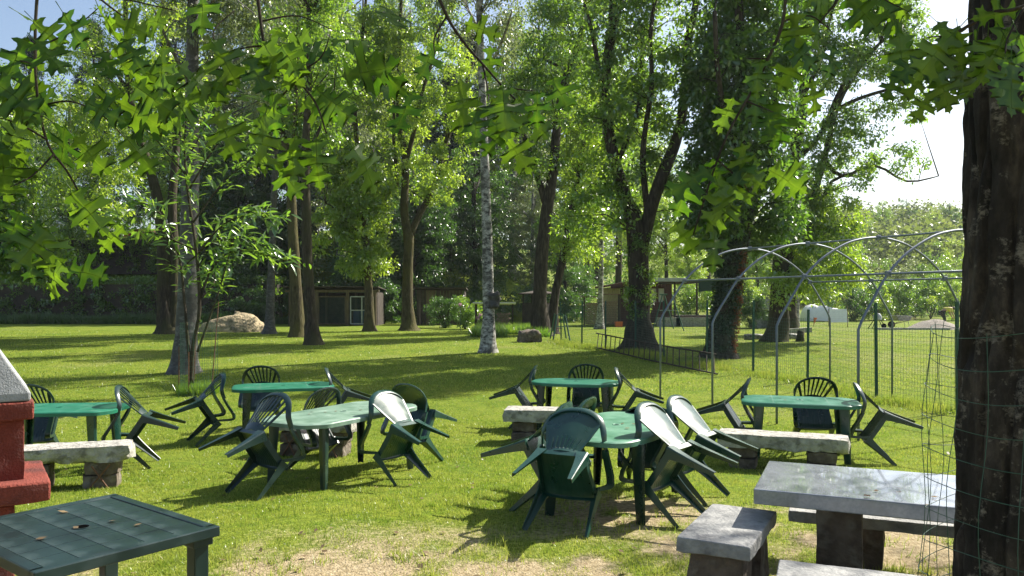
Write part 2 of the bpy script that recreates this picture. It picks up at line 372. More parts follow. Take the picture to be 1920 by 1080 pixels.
ad2 = N(nt, 'Math', operation='ADD'); L.new(ad.outputs[0], ad2.inputs[0]); L.new(at.outputs['Fac'], ad2.inputs[1])
f = ramp(nt, ad2.outputs[0], [(.22, (0, 0, 0)), (.78, (1, 1, 1))])
L.new(mixc(nt, f, g1, d1), b.inputs['Base Color'])
bp = N(nt, 'Bump', Strength=.8, Distance=.03); n5 = N(nt, 'TexNoise', Scale=60, Detail=4); L.new(v, n5.inputs['Vector'])
L.new(n5.outputs['Fac'], bp.inputs['Height']); L.new(bp.outputs[0], b.inputs['Normal'])
M['ground'] = m
go = put(bpy.data.objects.new('ground', np_mesh('ground', V, Fq, m, {'dirt': dirt(X, Y).ravel()}, True)), None)
tag(go, kind='structure')

def blades(name, pts, h, wd, mat, lean=.5):
    n = len(pts); a = rng.uniform(0, 2*np.pi, n); l = rng.uniform(0, lean, n); la = rng.uniform(0, 2*np.pi, n)
    h = h*rng.uniform(.5, 1.3, n); s = np.stack([np.cos(a), np.sin(a), np.zeros(n)], 1)*(wd/2)[:, None]
    tip = pts+np.stack([np.cos(la)*l*h, np.sin(la)*l*h, h*np.sqrt(1-np.minimum(l, .95)**2)], 1)
    V = np.stack([pts-s, pts+s, tip], 1).reshape(-1, 3)
    r = np.repeat(np.clip(fbm(pts[:, 0], pts[:, 1], .7, 60)*.7+(fbm(pts[:, 0], pts[:, 1], 7, 61)-.5)*1.5+.15+rng.normal(0, .25, n), 0, 1), 3)
    o = put(bpy.data.objects.new(name, np_mesh(name, V, np.arange(3*n).reshape(-1, 3), mat, {'rnd': r})), None)
    return o
def grass_pts(n, y0, y1, dens_dirt=True, half=.72):
    y = y0*(y1/y0)**rng.random(n); x = (rng.random(n)*2-1)*half*y
    clump = fbm(x, y, 5, 77)
    keep = rng.random(n) > (dirt(x, y)*1.25 if dens_dirt else 0)
    keep &= (clump+rng.normal(0, .12, n)) > .36
    x = x[keep]; y = y[keep]
    return np.stack([x, y, zg(x, y)-.004], 1)
p = grass_pts(620000, 4.0, 17.0); gh = .021+.012*fbm(p[:, 0], p[:, 1], .6, 8); gw = .0042+.0005*p[:, 1]
tag(blades('lawn_grass', p, gh, gw, M['grass'], .85), kind='stuff', cat='grass', label='short mown sunlit grass of the lawn under and around the plastic tables')
p = grass_pts(130000, 17.0, 42.0, half=.70)
tag(blades('far_lawn_grass', p, np.full(len(p), .05), np.full(len(p), .022), M['grass'], .8), kind='stuff', cat='grass', label='mown grass of the far lawn between the tree trunks')

tx_ = rng.uniform(-7, 7, 900); ty_ = 4.6*(3.4)**rng.random(900); rr_ = rng.uniform(.02, .09, 900)
ix = rng.integers(0, 900, 26000); p = np.stack([tx_[ix]+rng.normal(0, 1, 26000)*rr_[ix], ty_[ix]+rng.normal(0, 1, 26000)*rr_[ix], 0*tx_[ix]], 1); p[:, 2] = zg(p[:, 0], p[:, 1])
tag(blades('lawn_tufts', p, .05+.04*rng.random(26000), np.full(26000, .007), M['grass'], .9), kind='stuff', cat='grass', label='taller darker green tufts growing out of the mown lawn')

# ------------------------------------------------------------------ foliage
def leaf_arrays(cent, rad, per, size, droop=.35, wr=.5, flat=1.0):
    nC = len(cent); n = nC*per
    c = np.repeat(cent, per, 0); r = np.repeat(rad, per, 0)
    d = rng.normal(0, 1, (n, 3)); d /= np.linalg.norm(d, axis=1)[:, None]
    p = c+d*r*(rng.random(n)**.55)[:, None]
    a = d*.7+rng.normal(0, .7, (n, 3)); a[:, 2] -= droop; a /= np.linalg.norm(a, axis=1)[:, None]
    u = rng.normal(0, .55, (n, 3)); u[:, 2] += flat
    b = np.cross(a, u); b /= np.linalg.norm(b, axis=1)[:, None]+1e-9
    nn = np.cross(b, a)
    s = (size*rng.uniform(.6, 1.25, n))[:, None]
    V = np.stack([p, p+a*s*.45+b*s*wr*.5+nn*s*.06, p+a*s-nn*s*.10, p+a*s*.45-b*s*wr*.5+nn*s*.06], 1).reshape(-1, 3)
    cr = np.repeat(rng.random(nC), per)
    rnd = np.clip(.55*cr+.45*rng.random(n), 0, 1)
    return V, np.repeat(rnd, 4)
def leaf_mesh(name, cent, rad, per, size, mat, org=None, **k):
    cent = np.asarray(cent, float); rad = np.asarray(rad, float)
    if rad.ndim == 1: rad = np.stack([rad, rad, rad*.7], 1)
    V, rnd = leaf_arrays(cent, rad, per, size, **k)
    if org is not None: V = V-np.array(org)
    return np_mesh(name, V, np.arange(len(V)).reshape(-1, 4), mat, {'rnd': rnd})
def clusters(ell, n, shell=.45):                   # ell: list of (centre xyz, radii xyz)
    vol = np.array([e[1][0]*e[1][1]*e[1][2] for e in ell])**.8; vol /= vol.sum(); out = []
    for (c, r), v in zip(ell, vol):
        k = max(1, int(n*v)); d = rng.normal(0, 1, (k, 3)); d /= np.linalg.norm(d, axis=1)[:, None]
        out.append(np.array(c)+d*np.array(r)*(rng.random(k)**shell)[:, None])
    return np.concatenate(out)
def smooth_path(pts, rs, sub=4):
    out = []; ro = []; n = len(pts)
    for i in range(n-1):
        p0 = pts[max(i-1, 0)]; p1 = pts[i]; p2 = pts[i+1]; p3 = pts[min(i+2, n-1)]
        for k in range(sub):
            t = k/sub; out.append(.5*((2*p1)+(p2-p0)*t+(2*p0-5*p1+4*p2-p3)*t*t+(3*p1-p0-3*p2+p3)*t**3)); ro.append(rs[i]*(1-t)+rs[i+1]*t)
    return out+[pts[-1]], ro+[rs[-1]]
def trunk_tube(mb, pts, rs, sides=14, bump=.12, flare=0, sub=4):
    P2, r2 = smooth_path(pts, rs, sub)
    if flare:
        base = P2[0]; extra = []
        n0 = len(mb.v)
        z0 = base.z; hs = [0, .12, .28, .5, .8]; L0 = P2[1]-P2[0]; d = L0.normalized()
        P3 = [base+Vector((d.x*h, d.y*h, h-.12)) for h in hs]; r3 = [r2[0]*(1+flare*math.exp(-h/.22)) for h in hs]
        keep = [i for i, q in enumerate(P2) if q.z > z0+.85]
        P2 = P3+[P2[i] for i in keep]; r2 = r3+[r2[i] for i in keep]
        mb.tube(P2, r2, sides, bump=bump)
        a0 = random.random()*6                    # root lobes
        for li in range(3):
            for j in range(sides):
                v = Vector(mb.v[n0+li*sides+j]); a = 2*math.pi*j/sides
                c = P2[li]; k = 1+(.30-.1*li)*flare*max(0, math.sin(a*5+a0))**1.5
                mb.v[n0+li*sides+j] = tuple(c+(v-c)*k-(Vector((0, 0, .05)) if li == 0 else Vector((0, 0, 0))))
    else: mb.tube(P2, r2, sides, bump=bump)
    return P2
def px_path(lst, Y, dy=0, jit=0):
    pts = []; rs = []
    for k, q in enumerate(lst):
        yy = Y+dy*k/max(1, len(lst)-1)+(random.uniform(-jit, jit) if k else 0)
        pts.append(P(q[0], q[1], yy)); rs.append(q[2]/2/F*yy)
    return pts, rs
def tree(name, label, base, path, limbs=(), ell=(), n=120, per=170, size=.12, leaf='leaf', barkm='bark', flare=.8, group=None, rad=(.5, 1.0), twigs=70, cat='tree', sides=14, droop=.35, dj=2.2, wr=.5, extra=None, shell=.45):
    g = G(*base); Y = g.y
    t = thing(name, label, cat, g, group=group)
    pts, rs = px_path(path, Y); pts[0] = Vector((g.x, g.y, g.z+.02)); mb = MB()
    trunk_tube(mb, pts, rs, sides, flare=flare)
    mb.build('trunk', M[barkm], t, smooth=True, org=g)
    allp = list(pts[2:])
    for lb in limbs:
        d = random.uniform(-dj, dj); lp, lr = px_path(lb, Y, d, .15)
        P2, _ = smooth_path(lp, lr, 3); m2 = MB(); m2.tube(P2, _, 9, bump=.15); m2.build('limb', M[barkm], t, smooth=True, org=g); allp += P2[2:]
    el = []
    for (px, py, rx, ry) in ell:
        c = P(px, py, Y); r = rx/F*Y; el.append(((c.x, c.y, c.z), (r, r, ry/F*Y)))
    if el:
        n = int(n*1.35); per = int(per*.58); size = size*1.27; rad = (rad[0]*.62, rad[1]*.80)
        cc = clusters(el, n, shell); rr = rng.uniform(rad[0], rad[1], len(cc))
        zc = zg(cc[:, 0], cc[:, 1])+.4; cc[:, 2] = np.maximum(cc[:, 2], zc)
        o = put(bpy.data.objects.new('crown', leaf_mesh('crown', cc, rr, per, size, M[leaf], g, droop=droop, wr=wr)), t)
        m3 = MB(); sel = rng.permutation(len(cc))[:twigs]
        for i in sel:
            c = Vector(cc[i]); q = min(allp, key=lambda a: (a-c).length+(1.0 if a.z > c.z else 0))
            if (q-c).length > 3.4: continue
            mid = (q+c)/2+Vector((random.uniform(-.2, .2), random.uniform(-.2, .2), random.uniform(0, .35)))
            r0 = .012+.008*(q-c).length; m3.tube([q, mid, c], [r0, r0*.7, .007], 4, cap=False)
        if m3.v: tag(m3.build('twigs', M[barkm], t, org=g), kind='stuff')
    if extra: extra(t, g, pts, rs)
    return t

# front row of trees on the lawn, each traced at its own distance
tree('birch_tree', 'tall grey birch behind the wire-caged sapling, nearest trunk on the left lawn', (345, 699),
     [(345, 699, 44), (350, 600, 38), (354, 450, 33), (358, 300, 28), (360, 150, 24), (362, 0, 20), (364, -180, 15), (368, -400, 8)],
     [[(362, 60, 9), (400, 0, 6), (430, -80, 4)], [(360, 160, 9), (320, 90, 6), (290, 20, 4)]],
     [(400, -60, 130, 190), (300, -250, 130, 200), (480, 70, 90, 130)], 150, 210, .085, 'leaf_b', 'birch_grey', .75, droop=1.0, rad=(.35, .7), twigs=60)
tree('double_trunk_tree', 'broad double-trunked tree left of the grey birch with brown bark', (314, 626),
     [(310, 627, 34), (308, 560, 26), (306, 480, 22), (300, 400, 20), (285, 330, 17), (262, 260, 15), (245, 190, 13), (238, 100, 11), (235, -20, 7)],
     [[(322, 625, 26), (325, 560, 22), (326, 480, 20), (322, 380, 17), (330, 280, 13), (325, 180, 10), (305, 60, 8), (310, -60, 5)],
      [(265, 265, 9), (235, 230, 7), (190, 215, 5)], [(240, 170, 8), (215, 130, 6), (200, 90, 4)], [(328, 260, 8), (365, 200, 5), (400, 170, 4)]],
     [(215, 170, 120, 130), (300, 130, 90, 150), (180, 330, 90, 90), (260, -80, 150, 130)], 190, 200, .14, 'leaf_y', 'bark', .8, rad=(.5, 1.1), dj=1.2)
tree('birch_tree', 'slim grey birch trunk beside the tan boulder', (505, 626),
     [(505, 626, 18), (508, 540, 15), (512, 420, 12), (516, 300, 11), (520, 150, 9), (522, -20, 7)], [],
     [(520, 60, 80, 170), (500, 230, 60, 80)], 110, 180, .10, 'leaf_b', 'birch_grey', 1.0, droop=1.0, twigs=40)
tree('linden_tree', 'mossy brown trunk sunlit down its right edge, in front of the wooden shed', (558, 632),
     [(560, 632, 27), (556, 560, 23), (550, 460, 20), (546, 360, 17), (545, 300, 15), (530, 255, 13), (515, 180, 11), (505, 60, 8)],
     [[(545, 300, 9), (552, 250, 8), (556, 150, 6), (558, 20, 5)]],
     [(540, 120, 70, 130), (590, 230, 50, 60)], 100, 170, .13, 'leaf', 'bark_moss', .7, twigs=40)
tree('linden_tree', 'grey trunk flaring at its foot, standing just right of the mossy shed-front trunk', (588, 646),
     [(590, 646, 26), (582, 580, 21), (576, 480, 19), (574, 380, 17), (573, 280, 15), (578, 180, 12), (580, 40, 9)],
     [[(574, 300, 8), (600, 240, 6), (625, 200, 4)]],
     [(600, 90, 80, 150), (560, -90, 110, 120)], 110, 180, .12, 'leaf', 'bark', .9, twigs=50)
tree('linden_tree', 'tree with low bright leafy skirt hanging over the shed end', (693, 621),
     [(693, 621, 20), (692, 560, 16), (688, 480, 13), (682, 400, 11), (672, 300, 9), (665, 180, 8), (680, 60, 6), (690, -40, 4)],
     [[(686, 450, 6), (640, 400, 4), (610, 380, 3)], [(684, 420, 6), (720, 380, 4), (735, 360, 3)]],
     [(655, 430, 75, 85), (680, 370, 70, 80), (690, 490, 60, 28), (640, 300, 60, 70), (690, 120, 70, 120)], 230, 190, .15, 'leaf_y', 'bark_moss', .8, rad=(.45, .95), droop=.7)
tree('forked_tree', 'olive-barked tree forking into slender upright limbs at centre left', (766, 620),
     [(766, 621, 26), (764, 560, 20), (765, 500, 19), (766, 445, 20), (758, 400, 15), (760, 330, 14), (758, 280, 12), (748, 230, 10), (748, 120, 8), (752, 0, 6)],
     [[(768, 442, 14), (790, 395, 12), (815, 345, 11), (835, 270, 9), (862, 190, 8), (885, 120, 6), (905, 40, 4)],
      [(762, 300, 9), (778, 240, 8), (790, 180, 7), (812, 110, 5), (825, 60, 4)], [(746, 350, 7), (738, 260, 6), (740, 180, 4)]],
     [(760, 210, 90, 140), (840, 200, 70, 130), (790, 60, 110, 110), (800, 330, 90, 50), (820, -60, 110, 70)], 200, 180, .14, 'leaf_y', 'bark_moss', .9, rad=(.4, .95), dj=1.5)
def burl(t, g, pts, rs):
    mb = MB(); c = P(925, 562, g.y-.05); rock(mb, c-g, (.40, .36, .55), 0, .12, 14, 5, fr=5); mb.build('burl', M['birch_grey'], t, smooth=True)
tree('silver_birch', 'straight white-barked birch with a knobbly burl, at the middle of the lawn', (915, 661),
     [(915, 661, 27), (916, 600, 23), (915, 520, 21), (912, 400, 18), (908, 280, 16), (904, 160, 14), (899, 30, 12), (896, -140, 9), (896, -330, 5)],
     [[(904, 150, 6), (940, 80, 5), (960, 20, 3)], [(900, 60, 6), (870, 0, 4), (850, -60, 3)]],
     [(900, -160, 130, 150), (950, 40, 60, 90), (860, 30, 50, 70)], 120, 190, .09, 'leaf_b', 'birch', .65, droop=.9, extra=burl)
tree('forked_tree', 'dark tree with a side limb breaking left high up, right of the white birch', (1015, 630),
     [(1012, 631, 34), (1012, 560, 26), (1016, 480, 24), (1026, 390, 22), (1036, 330, 19), (1044, 240, 17), (1060, 150, 15), (1085, 80, 12), (1100, 0, 10), (1105, -90, 7)],
     [[(1024, 385, 14), (1008, 330, 12), (992, 280, 10), (975, 230, 8), (965, 150, 6)], [(1085, 80, 8), (1105, 20, 6), (1100, -40, 5)], [(1060, 130, 6), (1020, 112, 5), (990, 108, 3)]],
     [(990, 160, 90, 110), (1060, 60, 110, 110), (1000, 300, 60, 60), (1060, -50, 90, 60)], 165, 180, .13, 'leaf', 'bark_dark', .8, rad=(.45, .95), dj=1.5)
tree('leaning_tree', 'slender dark trunk leaning right beside the dark forked tree', (1034, 626),
     [(1030, 627, 22), (1040, 560, 16), (1056, 480, 14), (1070, 400, 12), (1085, 330, 10), (1095, 260, 8), (1112, 170, 6)], [],
     [(1100, 330, 55, 90), (1100, 230, 60, 80), (1080, 450, 60, 45)], 110, 160, .14, 'leaf_y', 'bark_dark', .8, twigs=50)
tree('birch_tree', 'thin pale birch trunk beside the stacked firewood', (1124, 617),
     [(1124, 617, 14), (1126, 560, 10), (1127, 480, 9), (1128, 380, 8), (1130, 240, 6)], [],
     [(1130, 330, 60, 100), (1125, 200, 60, 90)], 90, 150, .15, 'leaf', 'birch', 1.0, twigs=40)
def fork_ivy(t, g, pts, rs):
    cc = []
    for k in range(60):
        py = random.uniform(440, 600); a = random.uniform(0, 6.28); c = P(1198, py, g.y)
        cc.append((c.x+math.cos(a)*.42, c.y+math.sin(a)*.42, c.z))
    put(bpy.data.objects.new('ivy', leaf_mesh('ivy', cc, np.full(60, .22), 60, .10, M['leaf'], g)), t)
tree('forked_tree', 'big tree forking in a V low down, in front of the brown cabin', (1200, 656),
     [(1200, 657, 54), (1199, 600, 42), (1198, 540, 38), (1197, 490, 38), (1192, 435, 36), (1175, 380, 26), (1155, 310, 22), (1138, 230, 20), (1135, 140, 19), (1148, 50, 17), (1150, -60, 13), (1145, -220, 8)],
     [[(1200, 470, 26), (1214, 420, 25), (1230, 360, 24), (1250, 310, 23), (1272, 250, 20), (1285, 170, 18), (1290, 80, 15), (1306, 0, 13), (1315, -120, 9)],
      [(1215, 400, 13), (1205, 310, 11), (1210, 240, 10), (1222, 160, 9), (1220, 60, 8), (1235, -40, 6)],
      [(1140, 210, 10), (1125, 140, 9), (1110, 60, 8), (1095, 10, 7)], [(1160, 300, 9), (1185, 240, 8), (1200, 180, 7), (1205, 60, 6)],
      [(1200, 400, 8), (1160, 350, 6), (1110, 345, 4)], [(1150, 60, 10), (1170, -20, 8), (1175, -120, 6)]],
     [(1150, 230, 110, 120), (1240, 150, 90, 110), (1130, 380, 90, 70), (1190, 30, 130, 100), (1250, 350, 60, 90), (1200, -50, 110, 60)], 185, 185, .13, 'leaf', 'bark_dark', .9, rad=(.4, .9), dj=1.8, extra=fork_ivy, twigs=110, sides=18)
def trunk_ivy(t, g, pts, rs):
    cc = []; c2 = []
    for k in range(230):
        f = random.random(); py = 668-f*300; a = random.uniform(2.4, 5.6); c = P(1352+f*30+f*f*6, py, g.y); r = .36
        cc.append((c.x+math.cos(a)*r, c.y-abs(math.sin(a))*r, c.z))
    put(bpy.data.objects.new('ivy', leaf_mesh('ivy', cc, np.full(230, .2), 70, .085, M['leaf_i'], g)), t)
    for k in range(36):
        f = random.uniform(.0, .65); c = P(1372+f*34, 668-f*300, g.y-.35); c2.append((c.x, c.y, c.z))
    put(bpy.data.objects.new('dry_ivy', leaf_mesh('dry_ivy', c2, np.full(36, .13), 40, .08, M['leaf_rust'], g)), t)
tree('maple_tree', 'thick trunk clad in dark ivy with rusty dry leaves on its right side', (1350, 670),
     [(1350, 671, 50), (1352, 620, 44), (1362, 560, 42), (1376, 500, 42), (1390, 430, 36), (1400, 340, 30), (1395, 240, 24), (1390, 120, 20), (1385, 0, 15), (1380, -160, 8)],
     [[(1392, 420, 18), (1430, 340, 15), (1450, 260, 12), (1450, 160, 10)], [(1398, 300, 14), (1360, 220, 12), (1345, 120, 10), (1340, 20, 8)], [(1396, 220, 12), (1440, 140, 10), (1470, 60, 8)]],
     [(1390, 330, 100, 140), (1400, 150, 115, 150), (1330, 400, 60, 70), (1440, 420, 60, 70), (1340, 120, 60, 110), (1400, -20, 110, 70), (1330, 250, 50, 90)], 270, 190, .15, 'leaf_m', 'bark_dark', .7, rad=(.45, .95), extra=trunk_ivy, twigs=90, sides=18)
def vine(t, g, pts, rs):
    cc = clusters([((P(1530, 440, g.y-.5)), (1.9, 1.4, 1.7)), ((P(1500, 530, g.y-.8)), (1.3, 1.2, .9)), ((P(1590, 500, g.y)), (1.2, 1, .8))], 110)
    put(bpy.data.objects.new('yellow_vine', leaf_mesh('yellow_vine', cc, rng.uniform(.3, .7, len(cc)), 130, .15, M['leaf_y'], g, droop=.8)), t)
tree('cherry_tree', 'wide-limbed tree reaching right over the hoops, yellow vine on its lower boughs', (1452, 640),
     [(1457, 641, 38), (1460, 600, 34), (1464, 540, 36), (1470, 470, 33), (1478, 400, 27), (1484, 320, 24), (1500, 230, 20), (1510, 130, 16), (1512, 20, 12), (1510, -120, 8)],
     [[(1480, 420, 16), (1520, 375, 13), (1545, 300, 11), (1570, 200, 9), (1610, 130, 7), (1650, 80, 5)],
      [(1560, 210, 8), (1610, 185, 7), (1690, 160, 5), (1740, 140, 3)], [(1545, 300, 9), (1580, 330, 7), (1640, 310, 5), (1700, 340, 4), (1760, 330, 2)],
      [(1490, 300, 12), (1540, 250, 10), (1580, 160, 8), (1640, 90, 6), (1700, 40, 4)], [(1505, 180, 10), (1540, 110, 8), (1560, 20, 6), (1600, -60, 5)],
      [(1475, 440, 12), (1510, 430, 9), (1560, 340, 6), (1610, 330, 4)]],
     [(1500, 330, 70, 110), (1570, 300, 80, 70), (1540, 140, 90, 110), (1620, 110, 75, 70), (1690, 110, 60, 80), (1490, 50, 80, 100), (1680, 300, 60, 28), (1650, 200, 70, 26), (1560, 400, 60, 60), (1640, -20, 120, 60), (1725, 200, 45, 40), (1700, 70, 60, 60), (1600, 240, 60, 40)],
     310, 160, .12, 'leaf', 'bark', .55, rad=(.35, .8), extra=vine, twigs=150, dj=1.2, sides=16)
tree('plum_tree', 'second brown trunk close behind the wide-limbed tree', (1482, 625),
     [(1482, 626, 26), (1484, 570, 18), (1490, 500, 15), (1500, 430, 12), (1520, 360, 8)], [[(1486, 540, 8), (1505, 490, 6), (1520, 440, 4)]],
     [(1510, 400, 50, 60)], 60, 140, .15, 'leaf_y', 'bark', .8, twigs=30)
tree('birch_tree', 'slim white trunk behind the wide-limbed tree beside the white sheeting', (1494, 612),
     [(1494, 612, 9), (1495, 570, 7), (1496, 500, 6), (1497, 420, 5)], [], [(1498, 440, 35, 50)], 40, 120, .15, 'leaf', 'birch', .6, twigs=20)
# leafy tree reaching in from the left edge
tree('hazel_tree', 'leafy low tree reaching in from the left edge over the lawn', (-60, 640),
     [(-60, 640, 30), (-50, 540, 24), (-30, 430, 18), (-10, 330, 12), (0, 230, 8)], [[(-40, 500, 12), (10, 440, 8), (70, 420, 5)]],
     [(0, 400, 75, 120), (40, 470, 80, 60), (-20, 290, 80, 80), (80, 510, 45, 30)], 220, 190, .13, 'leaf', 'bark', .6, rad=(.4, .9))

# ------------------------------------------------------------------ background woods: four kinds, then copies
def proto(name, h, rx, zlo, leaf, barkm, n, per, size, cone=False, rad=(.6, 1.2), droop=.35, wr=.5):
    t = thing(name, 'x', 'tree'); mb = MB()
    pts = [Vector((0, 0, -.3)), Vector((.1, .05, h*.25)), Vector((-.1, .1, h*.55)), Vector((.05, 0, h*.93))]
    trunk_tube(mb, pts, [h*.017, h*.013, h*.010, h*.003], 8, .2)
    if not cone:
        for k in range(9):
            z = h*random.uniform(.25, .75); a = random.uniform(0, 6.28); l = rx*random.uniform(.5, .9)
            mb.tube([Vector((0, 0, z)), Vector((math.cos(a)*l*.5, math.sin(a)*l*.5, z+l*.5)), Vector((math.cos(a)*l, math.sin(a)*l, z+l*.9))], [h*.007, h*.005, .02], 5)
    mb.build('trunk', M[barkm], t, smooth=True)
    if cone:
        zz = rng.random(n)**.8*(h-zlo)+zlo; rr = rx*(1-(zz-zlo)/(h-zlo))**.8*rng.uniform(.4, 1.0, n)+.15; a = rng.uniform(0, 6.28, n)
        cc = np.stack([np.cos(a)*rr, np.sin(a)*rr, zz], 1)
    else:
        el = [((0, 0, (h+zlo)/2), (rx*.8, rx*.8, (h-zlo)/2))]
        for k in range(6):
            a = k*1.05+random.random(); z = random.uniform(zlo+1, h*.8); el.append(((math.cos(a)*rx*.55, math.sin(a)*rx*.55, z), (rx*.5, rx*.5, (h-zlo)*.2)))
        cc = clusters(el, n, .4)
    put(bpy.data.objects.new('crown', leaf_mesh('crown', cc, rng.uniform(rad[0]*.65, rad[1]*.85, len(cc)), int(per*.85), size*1.12, M[leaf], droop=droop, wr=wr)), t)
    return t
K = {'b': proto('woodland_tree', 18, 4.2, 2.5, 'leaf', 'bark_dark', 200, 170, .20),
     'y': proto('woodland_tree', 17, 3.8, 2.0, 'leaf_y', 'bark', 180, 160, .19),
     'w': proto('weeping_birch', 20, 3.4, 3.0, 'leaf_b', 'birch', 230, 170, .15, droop=1.4, rad=(.4, .9)),
     'c': proto('spruce_tree', 19, 3.6, 1.2, 'needle', 'bark_dark', 300, 150, .20, cone=True, rad=(.4, .9), droop=.5, wr=.3),
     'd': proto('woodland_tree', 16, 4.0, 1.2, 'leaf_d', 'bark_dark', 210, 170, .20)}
H0 = {'b': 18, 'y': 17, 'w': 20, 'c': 19, 'd': 16}
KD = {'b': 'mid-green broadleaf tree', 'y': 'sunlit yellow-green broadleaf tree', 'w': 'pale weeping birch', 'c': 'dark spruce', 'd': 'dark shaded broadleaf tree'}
used = set()
def woodland(kind, px, Y, top, where, sxy=1.0):
    x = (px-CX)/F*Y; z = gz(x, Y); h = HC+(CY-top)/F*Y-z
    if Y > 100: h = min(h, 15)
    r = K[kind] if kind not in used else copy_tree(K[kind]); used.add(kind)
    k = h/H0[kind]; r.location = (x, Y, z-.1); r.scale = (k*sxy*random.uniform(.9, 1.15), k*sxy*random.uniform(.9, 1.15), k)
    r.rotation_euler = (0, 0, random.uniform(0, 6.28)); r['label'] = KD[kind]+' '+where; r['group'] = 'trees of the wood behind the lawn'
    return r
W_ = [('d', 700, 56, 250, 'added to shade the right end of the wooden shed'), ('d', 775, 57, 290, 'added to shade the board huts'), ('y', 350, 60, 90, 'close behind the tall grey birch'), ('b', 590, 80, -60, 'highest behind the slanting lawn trunks'), ('y', 680, 66, -40, 'sunlit behind the shed tree'), ('b', 1120, 86, 60, 'farther off between fork and firewood'), ('y', 900, 76, 60, 'sunlit high behind the white birch'), ('c', 55, 70, 70, 'at the far left of the wood, above the terraced hedge'), ('y', 130, 62, 130, 'above the hedge left of the double trunk'), ('c', 175, 78, 40, 'rising behind the sunlit left-hand trees'),  # first two trees added to throw shade on shed and huts
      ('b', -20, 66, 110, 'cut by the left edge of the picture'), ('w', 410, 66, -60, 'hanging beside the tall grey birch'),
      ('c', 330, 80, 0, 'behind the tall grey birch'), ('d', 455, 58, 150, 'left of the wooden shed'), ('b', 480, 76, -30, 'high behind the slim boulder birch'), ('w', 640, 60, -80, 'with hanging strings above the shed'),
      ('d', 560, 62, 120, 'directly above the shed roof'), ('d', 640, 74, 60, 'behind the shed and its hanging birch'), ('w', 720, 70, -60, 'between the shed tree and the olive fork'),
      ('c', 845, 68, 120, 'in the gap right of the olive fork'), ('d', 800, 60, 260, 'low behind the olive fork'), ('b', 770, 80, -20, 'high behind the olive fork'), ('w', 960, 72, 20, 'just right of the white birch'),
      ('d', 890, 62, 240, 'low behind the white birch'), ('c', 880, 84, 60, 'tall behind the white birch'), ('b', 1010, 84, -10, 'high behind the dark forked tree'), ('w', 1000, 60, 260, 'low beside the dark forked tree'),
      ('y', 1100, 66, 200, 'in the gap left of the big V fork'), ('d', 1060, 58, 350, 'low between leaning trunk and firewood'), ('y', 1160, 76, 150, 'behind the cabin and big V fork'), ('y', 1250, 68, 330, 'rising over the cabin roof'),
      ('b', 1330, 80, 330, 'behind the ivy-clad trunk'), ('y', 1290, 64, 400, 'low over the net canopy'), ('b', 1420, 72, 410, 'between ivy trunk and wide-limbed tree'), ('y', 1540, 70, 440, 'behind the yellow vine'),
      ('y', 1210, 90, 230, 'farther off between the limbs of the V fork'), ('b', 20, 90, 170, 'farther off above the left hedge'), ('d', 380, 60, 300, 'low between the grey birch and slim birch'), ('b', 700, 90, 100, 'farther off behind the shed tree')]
for a in W_: woodland(*a)
def wood_mass(name, label, x0, x1, y0, y1, top, n, per, size, mat, rad=(1.2, 2.4)):
    x = rng.uniform(x0, x1, n); y = rng.uniform(y0, y1, n); z = zg(x, y); hh = top(x)*rng.random(n)**.8
    tag(put(bpy.data.objects.new(name, leaf_mesh(name, np.stack([x, y, z+hh], 1), rng.uniform(rad[0], rad[1], n), per, size, M[mat])), None), label, 'woodland', kind='stuff')
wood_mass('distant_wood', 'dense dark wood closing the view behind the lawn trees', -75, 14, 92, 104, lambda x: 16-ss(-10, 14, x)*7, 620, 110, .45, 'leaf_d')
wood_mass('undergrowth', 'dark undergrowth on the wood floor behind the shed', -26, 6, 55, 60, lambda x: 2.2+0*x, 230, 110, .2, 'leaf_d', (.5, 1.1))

# distant hillside
def hill():
    cc = []; rr = []
    for k in range(400):
        y = rng.uniform(110, 235); x = rng.uniform(.28*y, .72*y); z = gz(x, y); r = rng.uniform(2.6, 5.6)
        for q in range(2): cc.append((x+rng.normal(0, 1), y+rng.normal(0, 1), z+r*(.8+q*1.1))); rr.append(r*(1-.3*q))
    return cc, rr
cc, rr = hill()
tag(put(bpy.data.objects.new('hillside_wood', leaf_mesh('hillside_wood', cc, rr, 120, .8, M['leaf_far'], wr=.7)), None), 'hazy wooded hillside beyond the garden on the right', 'woodland', kind='stuff')
ht = [('b', 1655, 150, 372), ('d', 1700, 165, 362), ('y', 1745, 140, 380), ('b', 1620, 130, 398), ('d', 1780, 150, 368)]
for (k, px, Y, top), s in zip(ht, ('leftmost', 'tallest', 'palest', 'lowest', 'trunk-side')):
    r = woodland(k, px, Y, top, '', .8); r['label'] = s+' tall tree standing up from the distant hillside'; r['group'] = 'trees on the distant hill'
